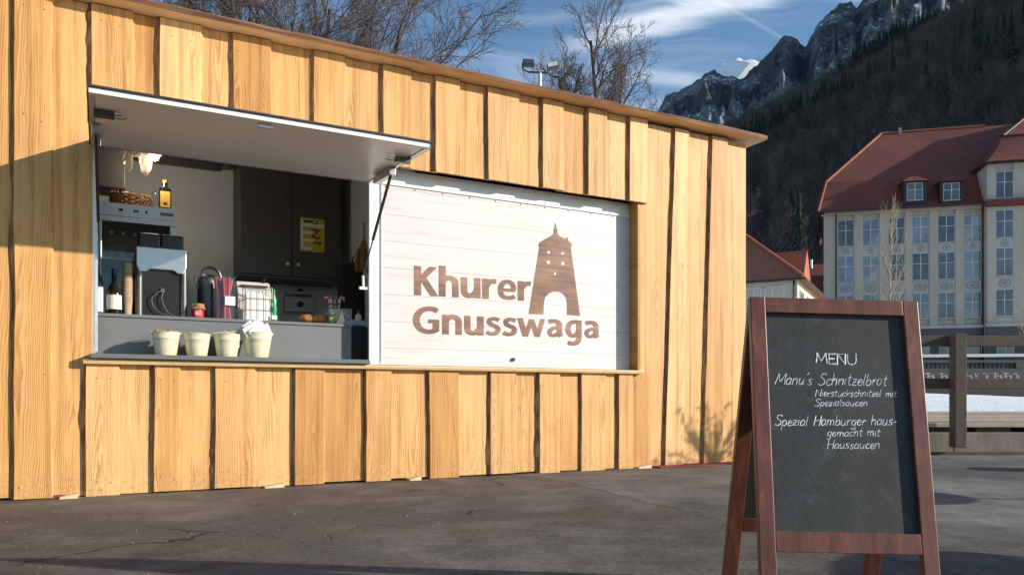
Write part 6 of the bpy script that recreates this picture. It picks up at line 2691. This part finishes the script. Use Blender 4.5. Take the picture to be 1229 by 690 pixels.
sx_, sy_ = np.array([p[0] for p in SIL], float), np.array([p[1] for p in SIL], float)
DM = 1800.0


def mountain():
    pxs = np.linspace(640, 1450, 420)
    dep = np.concatenate([np.linspace(900, DM, 90), np.linspace(DM + 40, DM + 900, 20)])
    A, Dp = np.meshgrid(pxs, dep)
    top_ = CAM_Z + (HZ - np.interp(A, sx_, sy_)) / F_PX * DM
    top_ = top_ + 10 * fbm(A / 7.0, A * 0 + 3, 77, 3)
    k = np.clip((Dp - 900) / (DM - 900), 0, 1)
    h = top_ * (0.25 + .75 * k ** 1.1)
    rib = fbm(A / 26, Dp / 420, 51, 5, .6) + .5 * fbm(A / 8, Dp / 140, 57, 4, .6)
    fade = np.minimum(1, 5 * k) * np.clip((1 - k) * 6, 0, 1)
    h = h + 46 * rib * fade
    back = np.clip((Dp - DM) / 900, 0, 1)
    h = h * (1 - .9 * back)
    Xw = (A - CX) / F_PX * Dp
    return Xw, Dp, h


Xw, Yw, Hw = mountain()
ny_, nx_ = Xw.shape
idx = np.arange(nx_ * ny_).reshape(ny_, nx_)
fsq = np.stack([idx[:-1, :-1].ravel(), idx[:-1, 1:].ravel(), idx[1:, 1:].ravel(), idx[1:, :-1].ravel()], 1)
me = bpy.data.meshes.new('rock_mountain')
me.from_pydata(np.stack([Xw.ravel(), Yw.ravel(), Hw.ravel()], 1).tolist(), [], fsq.tolist())
me.materials.append(MAT['cliff'])
me.polygons.foreach_set('use_smooth', [True] * len(fsq))
o = bpy.data.objects.new('rock_mountain', me)
C.objects.link(o)
tag(o, kind='structure')
# sunlit snow summit farther back
DS = 2900.0
q = MB()
pk = [(850, 96), (862, 84), (867, 76), (870, 71.5), (880, 71), (888, 72.5), (896, 75), (904, 79), (912, 86), (925, 100)]
vs, fs = [], []
px_f = np.linspace(848, 926, 60)
tp = np.interp(px_f, [p[0] for p in pk], [p[1] for p in pk])
rowsn = 16
for j in range(rowsn + 1):
    kk_ = j / rowsn
    for i, (p, y_) in enumerate(zip(px_f, tp)):
        Dd = DS - 320 + 320 * kk_ if j <= rowsn - 3 else DS + 200 * (kk_ - .8)
        zt_ = CAM_Z + (HZ - y_) / F_PX * DS
        z_ = zt_ - (1 - kk_) * 150 - (600 if j == 0 else 0) + 9 * mnoise.noise(Vector((p * .12, kk_ * 5, 2))) * (kk_ < .95)
        vs.append(((p - CX) / F_PX * DS, Dd, z_))
nn_ = len(px_f)
for j in range(rowsn):
    for i in range(nn_ - 1):
        fs.append((j * nn_ + i, j * nn_ + i + 1, (j + 1) * nn_ + i + 1, (j + 1) * nn_ + i))
q.add(vs, fs)
m_, t, b = new_mat('summit_snow')
tc = t.n('TexCoord').outputs['Object']
n1 = t.noise(t.scale(tc, (.03, .03, .03)), 1.0, 6, .7)
t.l(t.ramp(n1, [(.40, (.95, .95, .95)), (.74, (.92, .91, .90)), (.80, (.35, .32, .30))]), b.inputs['Base Color'])
b.inputs['Roughness'].default_value = .8
MAT['summit_snow'] = m_
tag(q.build('snow_summit', MAT['summit_snow'], smooth=True), kind='structure')

# ------------------------------------------------------------------ shrub out of frame; two more shrubs and the tables are added for shade
MAT['leaf'] = plain('evergreen_leaf', (.045, .085, .03), .5, 0, .35, 30)
MAT['pot'] = plain('terracotta', (.30, .13, .07), .8, 0, .2, 9)


def potted_shrub(loc, label, seed, h0, hgt, rad, nb):
    e = empty('potted_shrub', loc, 0, label, 'shrub', 'potted shrubs beside the yard')
    q = MB()
    q.lathe([(.13, 0), (.15, .01), (.20, .34), (.215, .345), (.215, .38), (.185, .38), (.18, .34), (0, .33)], 24)
    q.build('pot', MAT['pot'], e, smooth=True)
    rg = random.Random(seed)
    tw, lf = MB(), MB()
    tw.tube([(0, 0, .3), (.02, .01, h0)], [.022, .014], 6)
    for k in range(nb):
        a = rg.uniform(0, 6.283)
        el = rg.uniform(.15, 1.3)
        d = Vector((math.cos(a) * math.cos(el), math.sin(a) * math.cos(el), math.sin(el)))
        p0 = Vector((.02, .01, h0 - rg.uniform(0, .15)))
        p1 = p0 + d * rad * rg.uniform(.5, 1.0) + Vector((0, 0, hgt * .2))
        tw.tube([p0, p0.lerp(p1, .5) + Vector((0, 0, .02)), p1], [.007, .005, .003], 5)
        for j in range(9):
            c = p0.lerp(p1, rg.uniform(.45, 1.05))
            dd = Vector((rg.gauss(0, 1), rg.gauss(0, 1), rg.gauss(.3, .8))).normalized()
            s = dd.orthogonal().normalized() * .012
            L_ = .055 * rg.uniform(.7, 1.3)
            lf.add([c, c + dd * L_ * .5 + s, c + dd * L_, c + dd * L_ * .5 - s], [(0, 1, 2, 3)])
    tw.build('stem', MAT['twig'], e)
    lf.build('foliage', MAT['leaf'], e)


potted_shrub((5.35, 6.55, 0), 'potted evergreen shrub standing outside the right edge nearest the truck', 5, 1.22, .55, .62, 34)
potted_shrub((8.3, 5.25, 0), 'added potted shrub out of view to shade the yard, middle of the three', 6, 1.0, .55, .6, 30)  # this one and the next are added to widen the shadow band
potted_shrub((9.7, 5.05, 0), 'added potted shrub out of view to shade the yard, farthest from the truck', 7, 1.0, .55, .6, 30)
e = empty('shadow_table', (3.78, 2.20, 0), 0, 'added round table out of view to shade the yard, nearest the camera', 'table', 'added tables shading the yard')  # unseen table added for the round shadows on the asphalt
q = MB()
q.lathe([(0, .70), (.49, .70), (.50, .705), (.50, .725), (.49, .73), (0, .73)], 48)
q.build('table_top', MAT['dark_steel'], e)
q = MB()
q.tube([(0, 0, .03), (0, 0, .70)], .03, 12)
q.lathe([(.25, 0), (.26, .01), (.04, .05), (0, .05)], 24)
q.build('table_base', MAT['dark_steel'], e, smooth=True)
t2 = copy_tree(e)
t2.location = (4.6, 4.45, 0)
t2.scale = (.75, .75, 1)
t2['label'] = 'smaller added table out of view to shade the yard, between two shrubs'
